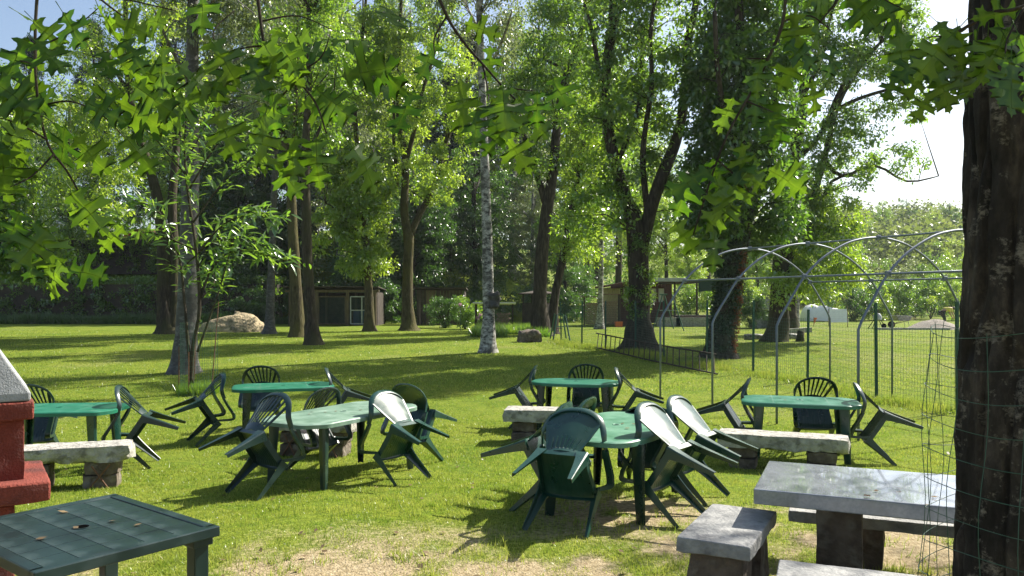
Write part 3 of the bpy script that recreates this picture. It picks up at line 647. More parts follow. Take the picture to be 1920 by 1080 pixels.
# shrubs and hedges
def shrub(name, label, px, Y, r3, leaf, n=26, per=150, size=.09, cat='shrub', group=None, z0=0, x=None):
    x = (px-CX)/F*Y if x is None else x; z = gz(x, Y)+z0; g = Vector((x, Y, z)); t = thing(name, label, cat, g, group=group)
    cc = clusters([((0, 0, r3[2]*.95), r3)], n); cc[:, 2] = np.maximum(cc[:, 2], .08)
    put(bpy.data.objects.new('foliage', leaf_mesh('foliage', cc, rng.uniform(.18, .38, len(cc))*max(r3)**.5, per, size, M[leaf])), t)
    mb = MB()
    for k in range(6):
        a = k*1.05; mb.tube([(0, 0, -.05), (math.cos(a)*r3[0]*.3, math.sin(a)*r3[1]*.3, r3[2]*.7), (math.cos(a)*r3[0]*.6, math.sin(a)*r3[1]*.6, r3[2]*1.4)], [.03, .02, .008], 4)
    mb.build('stem', M['bark'], t); return t
SH = [('dark rounded garden shrub left of the white sheeting', 1408, 44, (.9, .8, 1.15), 'leaf_d'), ('dark bush leaning over the white sheeting', 1600, 58, (1.9, 1.5, 1.7), 'leaf_d'),
      ('yellow-green bush right of the white sheeting', 1640, 60, (1.3, 1.2, 1.5), 'leaf_y'), ('broad green bush behind the garden tools', 1690, 62, (2.3, 1.5, 1.7), 'leaf'), ('tall leafy bush right of the garden hedge', 1745, 64, (2.2, 1.5, 2.2), 'leaf'),
      ('yellowish bush cut off by the big right trunk', 1795, 60, (1.8, 1.5, 1.9), 'leaf_y'), ('dark hedge bush under the hill at the garden end', 1715, 68, (3.0, 1.5, 1.6), 'leaf_d'), ('tall green shrub filling the gap behind the second hoop', 1560, 66, (1.8, 1.5, 2.6), 'leaf_y'),
      ('tall shrub standing against the hillside behind hoops', 1625, 74, (2.4, 2, 3.4), 'leaf'), ('broad pale shrub at the foot of the hill', 1680, 80, (3.0, 2, 3.9), 'leaf_b'), ('green shrub at the hill foot beside the big trunk', 1760, 80, (3.2, 2, 3.8), 'leaf'),
      ('tall dense shrub right of the garden, half hidden by the big trunk', 1830, 76, (3.2, 2, 4.4), 'leaf_y'),
      ('dark bush beside the far shed doors', 835, 45, (1.0, .9, 1.0), 'leaf_d'), ('leafy bush behind the white birch trunk', 872, 43, (.9, .8, .9), 'leaf'), ('climbing greenery behind the cabin canopy', 1300, 56, (2.2, 1, 1.6), 'leaf'), ('sunlit bush behind the net canopy', 1385, 60, (2.2, 1.4, 1.9), 'leaf_y'),
      ('low dark bush under the wood left of the shed', 480, 52, (1.9, 1.2, 1.2), 'leaf_d'), ('dark bush filling the shade right of the shed', 720, 52, (1.6, 1.2, 1.5), 'leaf_d'), ('small sunlit bush up on the wood bank', 800, 62, (1.6, 1.2, .9), 'leaf_y')]
for s in SH: shrub('shrub', s[0], s[1], s[2], s[3], s[4], int(26+10*s[3][0]), 150, .10 if s[2] < 50 else .15)
def hedge(name, label, x0, x1, y0, y1, h, mat, zoff=0, dens=46):
    g = Vector(((x0+x1)/2, (y0+y1)/2, gz((x0+x1)/2, (y0+y1)/2)+zoff)); t = thing(name, label, 'hedge', g)
    mb = MB(); mb.box((0, 0, h/2-.3), (x1-x0-.6, y1-y0-.6, h-.1)); mb.build('dark_core', M['wood_dark'], t)  # plain dark box added for the dim inside of the leaf shell
    k = int((x1-x0)*(h+y1-y0)*3.2); x = rng.uniform(-(x1-x0)/2, (x1-x0)/2, k); u = rng.random(k)*(h+y1-y0)
    yy = np.where(u < h, -(y1-y0)/2, -(y1-y0)/2+u-h); zz = np.where(u < h, u, h)+.15*(fbm(x, u, .8, 3)-.5)
    put(bpy.data.objects.new('foliage', leaf_mesh('foliage', np.stack([x, yy, zz], 1), np.full(k, .34), dens, .19, M[mat])), t); return t
hedge('clipped_hedge', 'upper long clipped hedge on the bank, its top edge catching the sun', -48, -19, 64, 66.5, 2.9, 'leaf_y', 0)
hedge('clipped_hedge', 'lower dark hedge row at the foot of the left bank', -46, -16, 54.5, 56.5, 2.9, 'leaf', 0)
# ------------------------------------------------------------------ plastic chairs
LEGP = [(-.5, -.12), (-.42, -.16), (0, .16), (.42, -.16), (.5, -.12), (.06, .30), (-.06, .30)]
def make_chair(kind, mat):
    t = thing('plastic_chair', 'x', 'chair')
    S = lambda p: (p[0], p[1]-.27, p[2])          # origin midway between the front feet
    def seat(u, v):
        x = (u*2-1)*(.235-.035*v); y = .23-.43*v; d = -.014*(1-(u*2-1)**2)+.012*(v-.5)**2
        if v < .08: d -= .02*(1-v/.08)
        if u < .04 or u > .96: d += .006
        return S((x, y, .425+d+(.0022 if int(u*26) % 2 else 0)*(.12 < u < .88)))
    mb = MB(); mb.sheet(seat, 52, 10, (0, 0, -.008))
    for sx in (-1, 1):
        mb.sweep([S((sx*.236, .235, .405)), S((sx*.215, 0, .40)), S((sx*.201, -.2, .405))], [(-.004, -.03), (.004, -.03), (.004, .02), (-.004, .02)])
    mb.sweep([S((-.235, .236, .40)), S((0, .245, .395)), S((.235, .236, .40))], [(-.004, -.028), (.004, -.028), (.004, .018), (-.004, .018)])
    mb.sweep([S((-.2, -.2, .405)), S((.2, -.2, .405))], [(-.004, -.03), (.004, -.03), (.004, .015), (-.004, .015)])
    mb.build('seat', mat, t, auto=35)
    mb = MB()
    arc = [(-.278, -.05, .655), (-.270, -.16, .69), (-.250, -.215, .745), (-.205, -.258, .805), (-.11, -.287, .85), (0, -.295, .862)]
    arc = arc+[(-a, b_, c_) for a, b_, c_ in arc[-2::-1]]
    pts, _ = smooth_path([Vector(S(p)) for p in arc], [1]*len(arc), 4)
    ups = [(Vector((0, .9, -.1))-Vector((p.x*1.4, 0, 0))) for p in pts]
    wds = [.9+.25*math.sin(math.pi*i/(len(pts)-1)) for i in range(len(pts))]
    mb.sweep(pts, [(-.027, -.005), (-.023, .007), (0, .012), (.023, .007), (.027, -.005), (.017, -.010), (-.017, -.010)], sc=wds, up=ups)
    ztop = lambda u: .853-.10*abs(u)**2.4
    def bp(u, v, dy=0):                            # u -1..1, v 0..1
        z = .43+v*(ztop(u)-.43); hw = .125+.105*v**.9
        return S((u*hw, -.195-.093*v+.055*u*u*(.4+.6*v)+dy, z))
    if kind == 'fan':
        mb.sheet(lambda u, v: bp(u*2-1, v*.2), 8, 3, (0, -.007, 0))
        for k in range(8):
            u0 = -.93+k*.266; path = [Vector(bp(u0, .15+.85*i/6)) for i in range(7)]
            mb.sweep(path, [(-.0085, -.003), (.0085, -.003), (.0085, .004), (-.0085, .004)], sc=[.95, 1, 1.1, 1.25, 1.35, 1.45, 1.5], up=(0, 1, .2))
        for sx in (-1, 1):                         # broad outer slats
            path = [Vector(bp(sx*.98, i/7)) for i in range(8)]
            mb.sweep(path, [(-.012, -.003), (.012, -.003), (.012, .005), (-.012, .005)], up=(0, 1, .2))
    else:
        mb.sheet(lambda u, v: bp(u*2-1, v), 12, 10, (0, -.008, 0))
        for sx in (-1, 1):
            path = [Vector(bp(sx*1.0, i/7, -.006)) for i in range(8)]
            mb.sweep(path, [(-.010, -.006), (.010, -.006), (.010, .006), (-.010, .006)], up=(0, 1, .2))
        if kind == 'groove':
            for k in range(7):
                u0 = -.72+k*.24; path = [Vector(bp(u0, .06+.30*i/3, -.011)) for i in range(4)]
                mb.sweep(path, [(-.004, -.003), (.004, -.003), (.003, .004), (-.003, .004)], up=(0, 1, .2))
        mb.sweep([Vector(bp(u, .03, -.010)) for u in (-1, -.5, 0, .5, 1)], [(-.004, -.02), (.004, -.02), (.004, .02), (-.004, .02)])
    mb.build('backrest', mat, t, auto=35)
    for sx in (-1, 1):
        mb = MB(); p = [(sx*.277, -.06, .655), (sx*.285, .06, .645), (sx*.289, .20, .640), (sx*.288, .262, .618), (sx*.279, .258, .565), (sx*.242, .17, .425)]
        q, _ = smooth_path([Vector(S(a)) for a in p], [1]*6, 3)
        up = [Vector((sx*.25, 0, 1)) if i < 7 else Vector((sx*.3, 1, .3)) for i in range(len(q))]
        mb.sweep(q, [(-.027, -.022), (-.024, .008), (.024, .008), (.027, -.022)], sc=[.9+.25*math.sin(i/len(q)*3.14) for i in range(len(q))], up=up)
        mb.build('armrest', mat, t, auto=35)
        for fr in (1, -1):
            mb = MB()
            a, e, up = ((sx*.228, .205, .43), (sx*.262, .275, .0), (sx*.8, .6, 0)) if fr > 0 else ((sx*.188, -.17, .425), (sx*.232, -.285, .0), (sx*.7, -.7, 0))
            A = Vector(S(a)); E = Vector(S(e)); q = [A.lerp(E, k/5) for k in range(6)]
            mb.sweep(q, LEGP, sc=[.145, .112, .090, .075, .062, .050], up=up)
            mb.build('leg', mat, t, auto=35)
    return t
CH = {}
def chair(kind, mat, feet, face, tip, label, group='plastic chairs tipped forward against the tables'):
    key = (kind, mat)
    if key not in CH: CH[key] = t = make_chair(kind, M[mat])
    else: t = copy_tree(CH[key])
    x, y = feet; n = math.hypot(*face)
    t.location = (x, y, gz(x, y)+.012); t.rotation_euler = (-R(tip), 0, math.atan2(-face[0]/n, face[1]/n))
    t['label'] = label; t['category'] = 'chair'; t['group'] = group; return t

# ------------------------------------------------------------------ plastic tables
def outline(kind, L, Wd):
    a, b = L/2, Wd/2; pts = []
    if kind == 'chamfer':
        c = [(a, -b*.62), (a, b*.62), (a*.80, b), (-a*.80, b), (-a, b*.62), (-a, -b*.62), (-a*.80, -b), (a*.80, -b)]
        n = len(c)
        for i in range(n):                         # round every corner
            p0, p1, p2 = Vector(c[i-1]), Vector(c[i]), Vector(c[(i+1) % n]); r = .07
            d0 = (p0-p1).normalized()*r; d2 = (p2-p1).normalized()*r
            for k in range(5):
                s = k/4; pts.append(tuple((p1+d0)*(1-s)**2+p1*2*s*(1-s)+(p1+d2)*s*s))
    else:
        e = {'oval': 2.6, 'wave': 5}[kind]
        for k in range(72):
            t = 2*math.pi*k/72; c, s = math.cos(t), math.sin(t)
            x = a*math.copysign(abs(c)**(2/e), c); y = b*math.copysign(abs(s)**(2/e), s)
            if kind == 'wave': y *= 1-.10*(math.cos(math.pi*x/a)*.5+.5)*0+.0; y *= .90+.10*math.cos(math.pi*x/a*1.0) if abs(y) > b*.5 else 1
            pts.append((x, y))
        if kind == 'wave': pts = [(x, y) for x, y in pts]
    return pts
def table(label, center, yaw, L, Wd, kind, topm, legm, h=.73, braces=False, splay=.03):
    x, y = center; t = thing('plastic_table', label, 'table', (x, y, gz(x, y)), yaw, 'plastic garden tables')
    o = outline(kind, L, Wd); n = len(o); mb = MB(); vs = []
    rings = [(.90, h+.001), (.975, h), (.985, h-.004), (1, h-.010), (1, h-.048), (.975, h-.048), (.97, h-.018)]
    for s, z in rings: vs += [(px*s if s < 1 else px, py*s if s < 1 else py, z) for px, py in o]
    fs = [(i*n+j, i*n+(j+1) % n, (i+1)*n+(j+1) % n, (i+1)*n+j) for i in range(len(rings)-1) for j in range(n)]
    fs += [tuple(range(n)), tuple((len(rings)-1)*n+j for j in range(n-1, -1, -1))]
    fs = [tuple(reversed(f)) for f in fs[:-2]]+fs[-2:]
    mb.add(vs, fs); mb.build('table_top', M[topm], t, auto=30)
    mb = MB()
    mb.lathe((0, 0, 0), [(.040, h-.004), (.040, h+.004), (.032, h+.007), (.027, h+.004), (.022, h+.002)], 20); mb.build('hole_ring', M[topm], t, auto=40)
    if kind == 'chamfer':
        for a_, b_, q_, r_ in ((-L*.46, 0, L*.46, 0), (-L*.23, -Wd*.45, -L*.23, Wd*.45), (L*.23, -Wd*.45, L*.23, Wd*.45)):
            mb = MB(); mb.bar((a_, b_, h+.0006), (q_, r_, h+.0006), .006, .0016); mb.build('seam', M['seam'], t)
    mb = MB(); mb.lathe((0, 0, 0), [(.02, h+.0035), (.021, h+.0042)], 16); mb.build('hole_shade_disc', M['black'], t)  # flat black disc painted in for the dark of a hole
    for sx in (-1, 1):
        for sy in (-1, 1):
            mb = MB(); a = Vector((sx*(L/2*.80-.06), sy*(Wd/2-.11), h-.04)); e = Vector((a.x+sx*splay, a.y+sy*splay, 0))
            q = [a.lerp(e, k/4) for k in range(5)]
            mb.sweep(q, [(-.5, -.5), (-.30, -.5), (0, .1), (.30, -.5), (.5, -.5), (.5, -.15), (.12, .5), (-.12, .5), (-.5, -.15)], sc=[.105, .098, .088, .078, .066], up=(sx, sy, 0))
            if braces:
                for d in ((-sx, 0), (0, -sy)):
                    q = [Vector((a.x+d[0]*.18*math.sin(k/4*1.57), a.y+d[1]*.18*math.sin(k/4*1.57), h-.25+.22*(1-math.cos(k/4*1.57)))) for k in range(5)]
                    mb.sweep(q, [(-.012, -.012), (.012, -.012), (.012, .012), (-.012, .012)], up=(d[1], d[0], .3))
            mb.build('leg', M[legm], t, auto=35)
    return t
yaw = lambda dx, dy: math.atan2(dy, dx)
T1 = table('long faded grey-green table with chairs tipped on all its sides, left of centre', (-1.87, 8.78), yaw(.5, .866), 1.86, .92, 'chamfer', 'top_sage', 'plastic_slate')
T2 = table('bright green table standing behind the faded grey-green one', (-3.4, 11.75), yaw(.95, .3), 1.45, .85, 'chamfer', 'top_green', 'plastic')
T3 = table('bright green table at the left edge, behind the red barbecue', (-5.3, 9.25), yaw(.99, .10), 1.40, .86, 'chamfer', 'top_green', 'plastic_b')
T4 = table('small deep green oval table farthest back at the centre', (1.0, 12.35), yaw(.97, -.22), 1.40, .88, 'oval', 'top_deep', 'plastic')
T5 = table('large weathered green table nearest the camera at the centre with six chairs', (.96, 7.25), yaw(.4, .92), 1.75, .98, 'wave', 'top_mint', 'plastic', braces=True)
T6 = table('deep green table on the right inside the hoop frame', (3.66, 10.05), yaw(.95, -.28), 1.42, .86, 'chamfer', 'top_deep', 'plastic_b')
CHS = [('fan', 'plastic_slate', (-2.60, 7.58), (.62, .78), 57, 'fan-backed chair tipped on the near left end of the faded table, legs towards the camera'),
       ('solid', 'plastic_b', (-1.04, 8.40), (-.80, .56), 59, 'solid-backed chair with a glaring panel leaning on the long side of the faded table'),
       ('solid', 'plastic_b', (-1.08, 9.95), (-.55, -.83), 55, 'dark solid-backed chair at the far right end of the faded table'),
       ('fan', 'plastic_slate', (-2.50, 9.42), (.84, -.54), 56, 'fan-backed chair on the hidden long side of the faded table, seat ribs showing'),
       ('fan', 'plastic', (-4.45, 10.95), (.82, .55), 57, 'chair tipped on the left end of the bright green table behind the faded one'),
       ('fan', 'plastic_slate', (-3.98, 12.7), (.15, -.98), 56, 'chair behind the second bright green table, ribbed seat glaring under the top'),
       ('fan', 'plastic_slate', (-2.42, 12.1), (-.95, -.2), 57, 'chair at the right end of the bright green table, half hidden by the faded table'),
       ('fan', 'plastic_slate', (-5.92, 10.02), (.05, -1), 56, 'chair behind the left-edge table, beside the barbecue hood'),
       ('fan', 'plastic_slate', (-4.32, 9.55), (-.97, -.22), 56, 'chair tipped on the right end of the left-edge table, over the rough stone bench'),
       ('fan', 'plastic', (-.02, 12.45), (.96, -.12), 56, 'chair at the left end of the small oval table'),
       ('fan', 'plastic', (1.22, 13.12), (-.06, -1), 57, 'chair directly behind the small oval table'),
       ('fan', 'plastic', (2.0, 12.0), (-.96, .18), 57, 'chair at the right end of the small oval table, between the hoop legs'),
       ('groove', 'plastic_b', (.33, 6.16), (.42, .90), 62, 'big grooved solid-backed chair nearest the camera, at the near end of the weathered table'),
       ('solid', 'plastic_b', (.08, 7.20), (.92, -.36), 58, 'chair on the left side of the weathered table, just behind the big grooved one'),
       ('solid', 'plastic_b', (.38, 7.98), (.90, -.43), 58, 'chair at the back left of the weathered table, farthest of its left pair'),
       ('solid', 'plastic_b', (1.50, 6.55), (-.76, .60), 58, 'glaring solid-backed chair on the near right side of the weathered table'),
       ('solid', 'plastic_b', (1.93, 7.38), (-.78, .58), 58, 'glaring solid-backed chair farther along the right side of the weathered table'),
       ('solid', 'plastic', (1.52, 8.50), (-.25, -.97), 66, 'dark chair lying low over the far end of the weathered table'),
       ('fan', 'plastic_slate', (2.76, 10.62), (.93, -.34), 57, 'chair at the left end of the right-hand table, legs pointing left'),
       ('fan', 'plastic', (4.15, 11.0), (-.15, -.98), 57, 'chair behind the right-hand table, its dark fan back over the top'),
       ('fan', 'plastic_slate', (4.68, 9.72), (-.95, .28), 57, 'chair at the right end of the right-hand table, striped with glare')]
for c in CHS: chair(*c)

# dark tiled table in the left foreground
x0, y0 = -2.11, 3.87; t = thing('tiled_garden_table', 'blackish green square table with a tiled pattern in the left foreground', 'table', (x0, y0, gz(x0, y0)), yaw(.79, -.61))
mb = MB(); Lx, Ly, h = 1.06, .84, .72
mb.box((0, 0, h-.012), (Lx-.008, Ly-.008, .012))
for a, b_, d in (((-Lx/2, 0), 0, (.055, Ly, .05)), ((Lx/2-.0, 0), 0, (.055, Ly, .05)), ((0, -Ly/2), 0, (Lx-.06, .055, .05)), ((0, Ly/2), 0, (Lx-.06, .055, .05))):
    sx = math.copysign(.0275, -a[0]) if a[0] else 0; sy = math.copysign(.0275, -a[1]) if a[1] else 0
    mb.box((a[0]+sx, a[1]+sy, h-.021), d)
mb.build('table_top', M['top_dark'], t, bevel=.005)
nx, ny = 7, 5; tx = (Lx-.116)/nx; ty = (Ly-.116)/ny
tm = MB(); tm.box((0, 0, 0), (tx-.005, ty-.003, .006)); tme = None
for i in range(nx):
    for j in range(ny):
        if tme is None: ob = tm.build('tile', M['top_dark'], t, bevel=.0012); tme = ob
        else: ob = tme.copy(); C.objects.link(ob); ob.parent = t
        ob.location = (-Lx/2+.058+tx*(i+.5), -Ly/2+.058+ty*(j+.5), h-.0032)
mb = MB(); mb.lathe((0, 0, 0), [(.042, h-.002), (.042, h+.0035), (.038, h+.004), (.033, h+.0025)], 24); mb.build('hole_ring', M['top_dark'], t, auto=40)
mb = MB(); mb.lathe((0, 0, 0), [(.033, h+.0015), (.0335, h+.0034)], 20); mb.build('hole_shade_disc', M['black'], t)  # black disc laid on the tiles, stands for the unlit hole
for sx in (-1, 1):
    for sy in (-1, 1):
        mb = MB(); mb.box((sx*(Lx/2-.075), sy*(Ly/2-.075), h-.06), (.105, .105, .05)); mb.box((sx*(Lx/2-.075), sy*(Ly/2-.075), (h-.085)/2), (.075, .075, h-.085)); mb.build('leg', M['top_dark'], t, bevel=.006)

# ------------------------------------------------------------------ stone benches
def bench(label, a, b, wd, top, th, mat='stone', pier='block', blocks=2, inset=.28, n=14, amp=.025, rods=False, seed=0, pl=.34, rough_top=False):
    a = Vector(a); b = Vector(b); d = b-a; L = d.length; rz = math.atan2(d.y, d.x); c = (a+b)/2; z = gz(c.x, c.y)
    t = thing('stone_bench', label, 'bench', (c.x, c.y, z), rz, 'stone slab benches'); mb = MB()
    rock(mb, (0, 0, top-th/2), (L, wd, th), 0, amp, n, seed, top_flat=not rough_top, fr=4)
    mb.build('slab', M[mat], t, auto=50)
    hh = top-th
    for sx in (-1, 1):
        px = sx*(L/2-inset); pr = None
        for k in range(blocks):
            m2 = MB(); rock(m2, (px+random.uniform(-.015, .015), random.uniform(-.01, .01), hh*(k+.5)/blocks-.01*(k == 0)), (pl*random.uniform(.92, 1), wd*random.uniform(.8, .88), hh/blocks+(.02 if k == 0 else -.004)), 0, .018, 16, seed+sx*3+k+9, fr=5)
            ob = m2.build('pier_block', M[pier], t, auto=50)
        if rods:
            y = -wd*.43; m2 = MB(); m2.tube([(px-.12, y-.03, -.02), (px+.10, y-.05, hh-.02)], .009, 6); m2.tube([(px+.10, y-.05, -.02), (px-.07, y-.03, hh-.03)], .009, 6)
            m2.build('crossed_rods', M['rust'], t)
    return t
bench('rough-edged pale stone bench on the left with crossed rusty rods on its blocks', (-5.15, 7.95, 0), (-4.02, 8.35, 0), .42, .44, .17, rods=True, amp=.04, seed=1)
bench('stone bench half hidden between the faded and the bright green tables', (-3.1, 10.35, 0), (-2.0, 10.2, 0), .40, .45, .14, rods=True, seed=2)
bench('white-topped stone bench in front of the small oval table', (-.09, 11.25, 0), (1.02, 11.1, 0), .45, .47, .17, seed=3)
bench('long pale stone bench in front of the right-hand green table', (2.50, 9.55, 0), (3.86, 9.05, 0), .42, .42, .17, seed=4, amp=.03)

# polished granite picnic table and its slabs
d = Vector((.915, -.40, 0)); q = Vector((.40, .915, 0)); a = Vector((1.485, 4.85, 0)); c = a+d*1.0+q*.46
t = thing('granite_table', 'polished grey granite slab table on thick stone legs, right foreground', 'table', (c.x, c.y, 0), math.atan2(d.y, d.x))
mb = MB(); mb.box((0, 0, .625), (2.0, .92, .095)); mb.build('slab', M['granite'], t, bevel=.008)
for sx in (-.52, .58):
    mb = MB(); rock(mb, (sx, .05, .26), (.27, .34, .64), 0, .012, 14, 5); mb.build('pedestal', M['block'], t, auto=50)
def slab_bench(label, a, b, wd, top, th, mat='stone_grey', inset=.2, seed=0, pw=.22):
    a = Vector(a); b = Vector(b); dd = b-a; c = (a+b)/2; L = dd.length
    t = thing('stone_bench', label, 'bench', (c.x, c.y, gz(c.x, c.y)), math.atan2(dd.y, dd.x), 'grey stone seats round the granite table')
    mb = MB(); rock(mb, (0, 0, top-th/2), (L, wd, th), 0, .008, 18, seed, True); o = mb.build('slab', M[mat], t, auto=50, bevel=.006)
    for s in (-1, 1):
        mb = MB(); rock(mb, (s*(L/2-inset), 0, (top-th)/2), (pw, wd*.78, top-th), 0, .014, 14, seed+s, fr=5); mb.build('support_block', M['block'], t, auto=50)
slab_bench('short grey stone seat left of the granite table, lit along its top', (1.13, 4.45, 0), (1.53, 5.20, 0), .42, .47, .085, seed=11, inset=.17)
slab_bench('long grey stone seat behind the granite table', (1.99, 5.66, 0), (3.75, 4.92, 0), .30, .36, .08, seed=12, inset=.5)
slab_bench('grey stone seat at the bottom edge in front of the granite table', (1.36, 4.06, 0), (2.75, 3.50, 0), .42, .44, .09, seed=13, inset=.3)

# ------------------------------------------------------------------ red barbecue
c = Vector((-3.55, 4.72, 0)); t = thing('masonry_barbecue', 'red plastered garden barbecue with a pale concrete hood, cut by the left edge', 'barbecue', c, R(34))
mb = MB(); rock(mb, (0, 0, .29), (.96, .60, .62), 0, .006, 30, 3); mb.build('base', M['redwall'], t, bevel=.008, auto=50)
mb = MB(); rock(mb, (.04, -.01, .68), (1.24, .78, .12), 0, .006, 24, 4); mb.build('shelf', M['redwall'], t, bevel=.012, auto=50)
mb = MB(); rock(mb, (.02, .02, .92), (1.02, .56, .38), 0, .006, 30, 5); mb.build('firebox', M['redwall'], t, auto=50)
mb = MB(); rock(mb, (.02, .0, 1.165), (1.12, .66, .115), 0, .005, 24, 6); mb.build('ledge', M['redwall'], t, bevel=.01, auto=50)
mb = MB(); hv = []
for z, wx, wy in ((1.222, .56, .32), (1.27, .56, .32), (1.80, .24, .20), (2.5, .18, .17)):
    hv += [(-wx, -wy, z), (wx, -wy, z), (wx, wy, z), (-wx, wy, z)]
mb.add(hv, [(i*4+j, i*4+(j+1) % 4, i*4+4+(j+1) % 4, i*4+4+j) for i in range(3) for j in range(4)]+[(3, 2, 1, 0), (12, 13, 14, 15)])
mb.build('hood', M['concrete'], t, bevel=.012)
# pale paving at the foot of the barbecue
t = tag(bpy.data.objects.new('paving', None), kind='structure'); C.objects.link(t)
pm = None
for i in range(7):
    for j in range(4):
        if pm is None: mb = MB(); mb.box((0, 0, 0), (.155, .10, .05)); ob = mb.build('paving_stone', M['paving'], t, bevel=.006); pm = ob
        else: ob = pm.copy(); C.objects.link(ob); ob.parent = t
        ob.location = (-2.98+i*.163+(j % 2)*.08, 4.62-j*.108, gz(-2.5, 4.4)-.004); ob.rotation_euler = (random.uniform(-.01, .01), random.uniform(-.01, .01), 0)
# ------------------------------------------------------------------ hoop frame
t = thing('hoop_frame', 'galvanised tube skeleton of a tunnel greenhouse, four arches with purlins', 'greenhouse frame', (4.2, 14, gz(4.2, 14)))
org = Vector((4.2, 14, gz(4.2, 14)))
acr = Vector((4.1, 1.8, 0)); step = Vector((.655, -1.5, 0)); L0 = Vector((2.95, 15.7, 0))
def arch_pts(k):
    o = L0+step*k; gl = gz(o.x, o.y); gr = gz(o.x+acr.x, o.y+acr.y)
    prof = [(0, None), (0, 1.40), (.02, 1.56), (.06, 1.80), (.13, 2.20), (.22, 2.52), (.33, 2.76), (.42, 2.86), (.5, 2.89)]
    prof = prof+[(1-s, z) for s, z in prof[-2::-1]]
    return [o+acr*s+Vector((0, 0, (z if z is not None else (gl if s < .5 else gr)-.1))) for s, z in prof]
AR = []
for k in range(4):
    a = arch_pts(k); AR.append(a); body, _ = smooth_path(a[1:-1], [1]*(len(a)-2), 4)
    mb = MB(); mb.tube([a[0]]+body+[a[-1]], .020, 10); mb.build('arch', M['metal'], t, smooth=True, org=org)
for idx in (4, 8, 12):
    p = [AR[k][idx] for k in range(4)]; mb = MB(); e = (p[3]-p[2])*1.0
    mb.tube([p[0]-e*.02, p[1], p[2], p[3], p[3]+e], .017, 8); mb.build('purlin', M['metal'], t, smooth=True, org=org)
    for q_ in p:
        mb = MB(); mb.box(q_, (.075, .075, .085)); mb.build('clamp', M['metal'], t, org=org, bevel=.01)

# ------------------------------------------------------------------ wire fence
FP = [(1.9, 30.5), (2.5, 28.3), (3.2, 27.0), (4.1, 26.2), (4.6, 23.9), (5.5, 22.3), (6.2, 20.3), (7.0, 18.7), (7.25, 15.7), (7.9, 14.0), (8.4, 11.8)]
FT = [563, 563, 562, 562, 562, 561, 561, 578, 565, 562, 562]
org = Vector((5, 20, 0)); t = thing('wire_fence', 'green wire mesh fence on slim green posts between lawn and garden', 'fence', org)
for i, (x, y) in enumerate(FP):
    mb = MB(); z0 = gz(x, y); z1 = HC-(FT[i]-CY)/F*y-.03; ln = random.uniform(-.03, .03)
    mb.sweep([(x, y, z0-.1), (x+ln*.5, y, (z0+z1)/2), (x+ln, y, z1)], [(-.024, -.024), (.024, -.024), (.024, .024), (-.024, .024)], up=(0, 1, 0)); mb.build('post', M['post'], t, org=org)
mb = MB()
for i in range(len(FP)-1):
    a = Vector((*FP[i], 0)); b_ = Vector((*FP[i+1], 0)); L_ = (b_-a).length; n = max(2, int(L_/.065))
    pts = []
    for k in range(n+1):
        p = a.lerp(b_, k/n); g = gz(p.x, p.y); pts.append((p, g)); top = g+1.50-.05*math.sin(k/n*3.14)
        mb.tube([(p.x, p.y, g), (p.x+.01, p.y, top)], .0023, 3, cap=False)
    for j in range(19):
        mb.tube([(p.x, p.y, g+.04+j*.081-.05*math.sin(k/n*3.14)*(j/18)) for k, (p, g) in enumerate(pts) if k % 4 == 0 or k == n], .0023, 3, cap=False)
tag(mb.build('wire_mesh', M['wire'], t, org=org), kind='stuff')
# tall weeds along the fence foot
n = 26000; s_ = rng.random(n)*(len(FP)-2); i_ = s_.astype(int); f_ = s_-i_; FPa = np.array(FP)
px_ = FPa[i_]*(1-f_[:, None])+FPa[i_+1]*f_[:, None]; px_ = px_+rng.normal(0, .22, (n, 2))+np.stack([-.15+0*f_, 0*f_], 1)
cl = fbm(px_[:, 0], px_[:, 1], 1.2, 91); k_ = cl > .34+.12*rng.random(n); px_ = px_[k_]; cl = cl[k_]
p3 = np.stack([px_[:, 0], px_[:, 1], zg(px_[:, 0], px_[:, 1])], 1)
tag(blades('fence_weeds', p3, .05+.42*(cl-.34), np.full(len(p3), .014), M['grass'], .95), kind='stuff', cat='weeds', label='long unmown grass and weeds along the foot of the wire fence')
n = 16000; x_ = rng.uniform(-1.8, 1.6, n); y_ = rng.uniform(34, 41, n); k_ = fbm(x_, y_, .8, 12) > .5; x_ = x_[k_]; y_ = y_[k_]
tag(blades('garden_weeds', np.stack([x_, y_, zg(x_, y_)], 1), np.full(len(x_), .42), np.full(len(x_), .045), M['leaf'], .9), kind='stuff', cat='weeds', label='tall bright grass clumps behind the white birch')
n = 30000; x_ = rng.uniform(-40, -14, n); y_ = rng.uniform(51.5, 54, n)
tag(blades('bank_weeds', np.stack([x_, y_, zg(x_, y_)], 1), np.full(len(x_), .6)*(.4+fbm(x_, y_, .5, 4)), np.full(len(x_), .07), M['leaf_d'], .9), kind='stuff', cat='weeds', label='rank dark weeds below the clipped hedge on the left')

# ladder lying on its side along the fence
t = thing('wooden_ladder', 'long dark ladder lying on edge in the grass along the fence', 'ladder', G(1190, 668)); g = t.location.copy()
a = G(1115, 655); b_ = G(1345, 705); a0 = a+Vector((0, 0, .08)); b0 = b_+Vector((0, 0, .05)); dn = Vector((.12, .1, 0))
for off, nm in ((Vector((0, 0, .0)), 'rail'), (Vector((.10, .45, .46)), 'rail')):
    mb = MB(); mb.tube([a0+off, (a0+b0)/2+off-Vector((0, 0, .03)), b0+off], .022, 6); mb.build(nm, M['wood_dark'], t, org=g)
for k in range(22):
    p = a0.lerp(b0, (k+.6)/22); mb = MB(); mb.tube([p, p+Vector((.10, .45, .46))], .016, 5); mb.build('rung', M['wood_dark'], t, org=g)

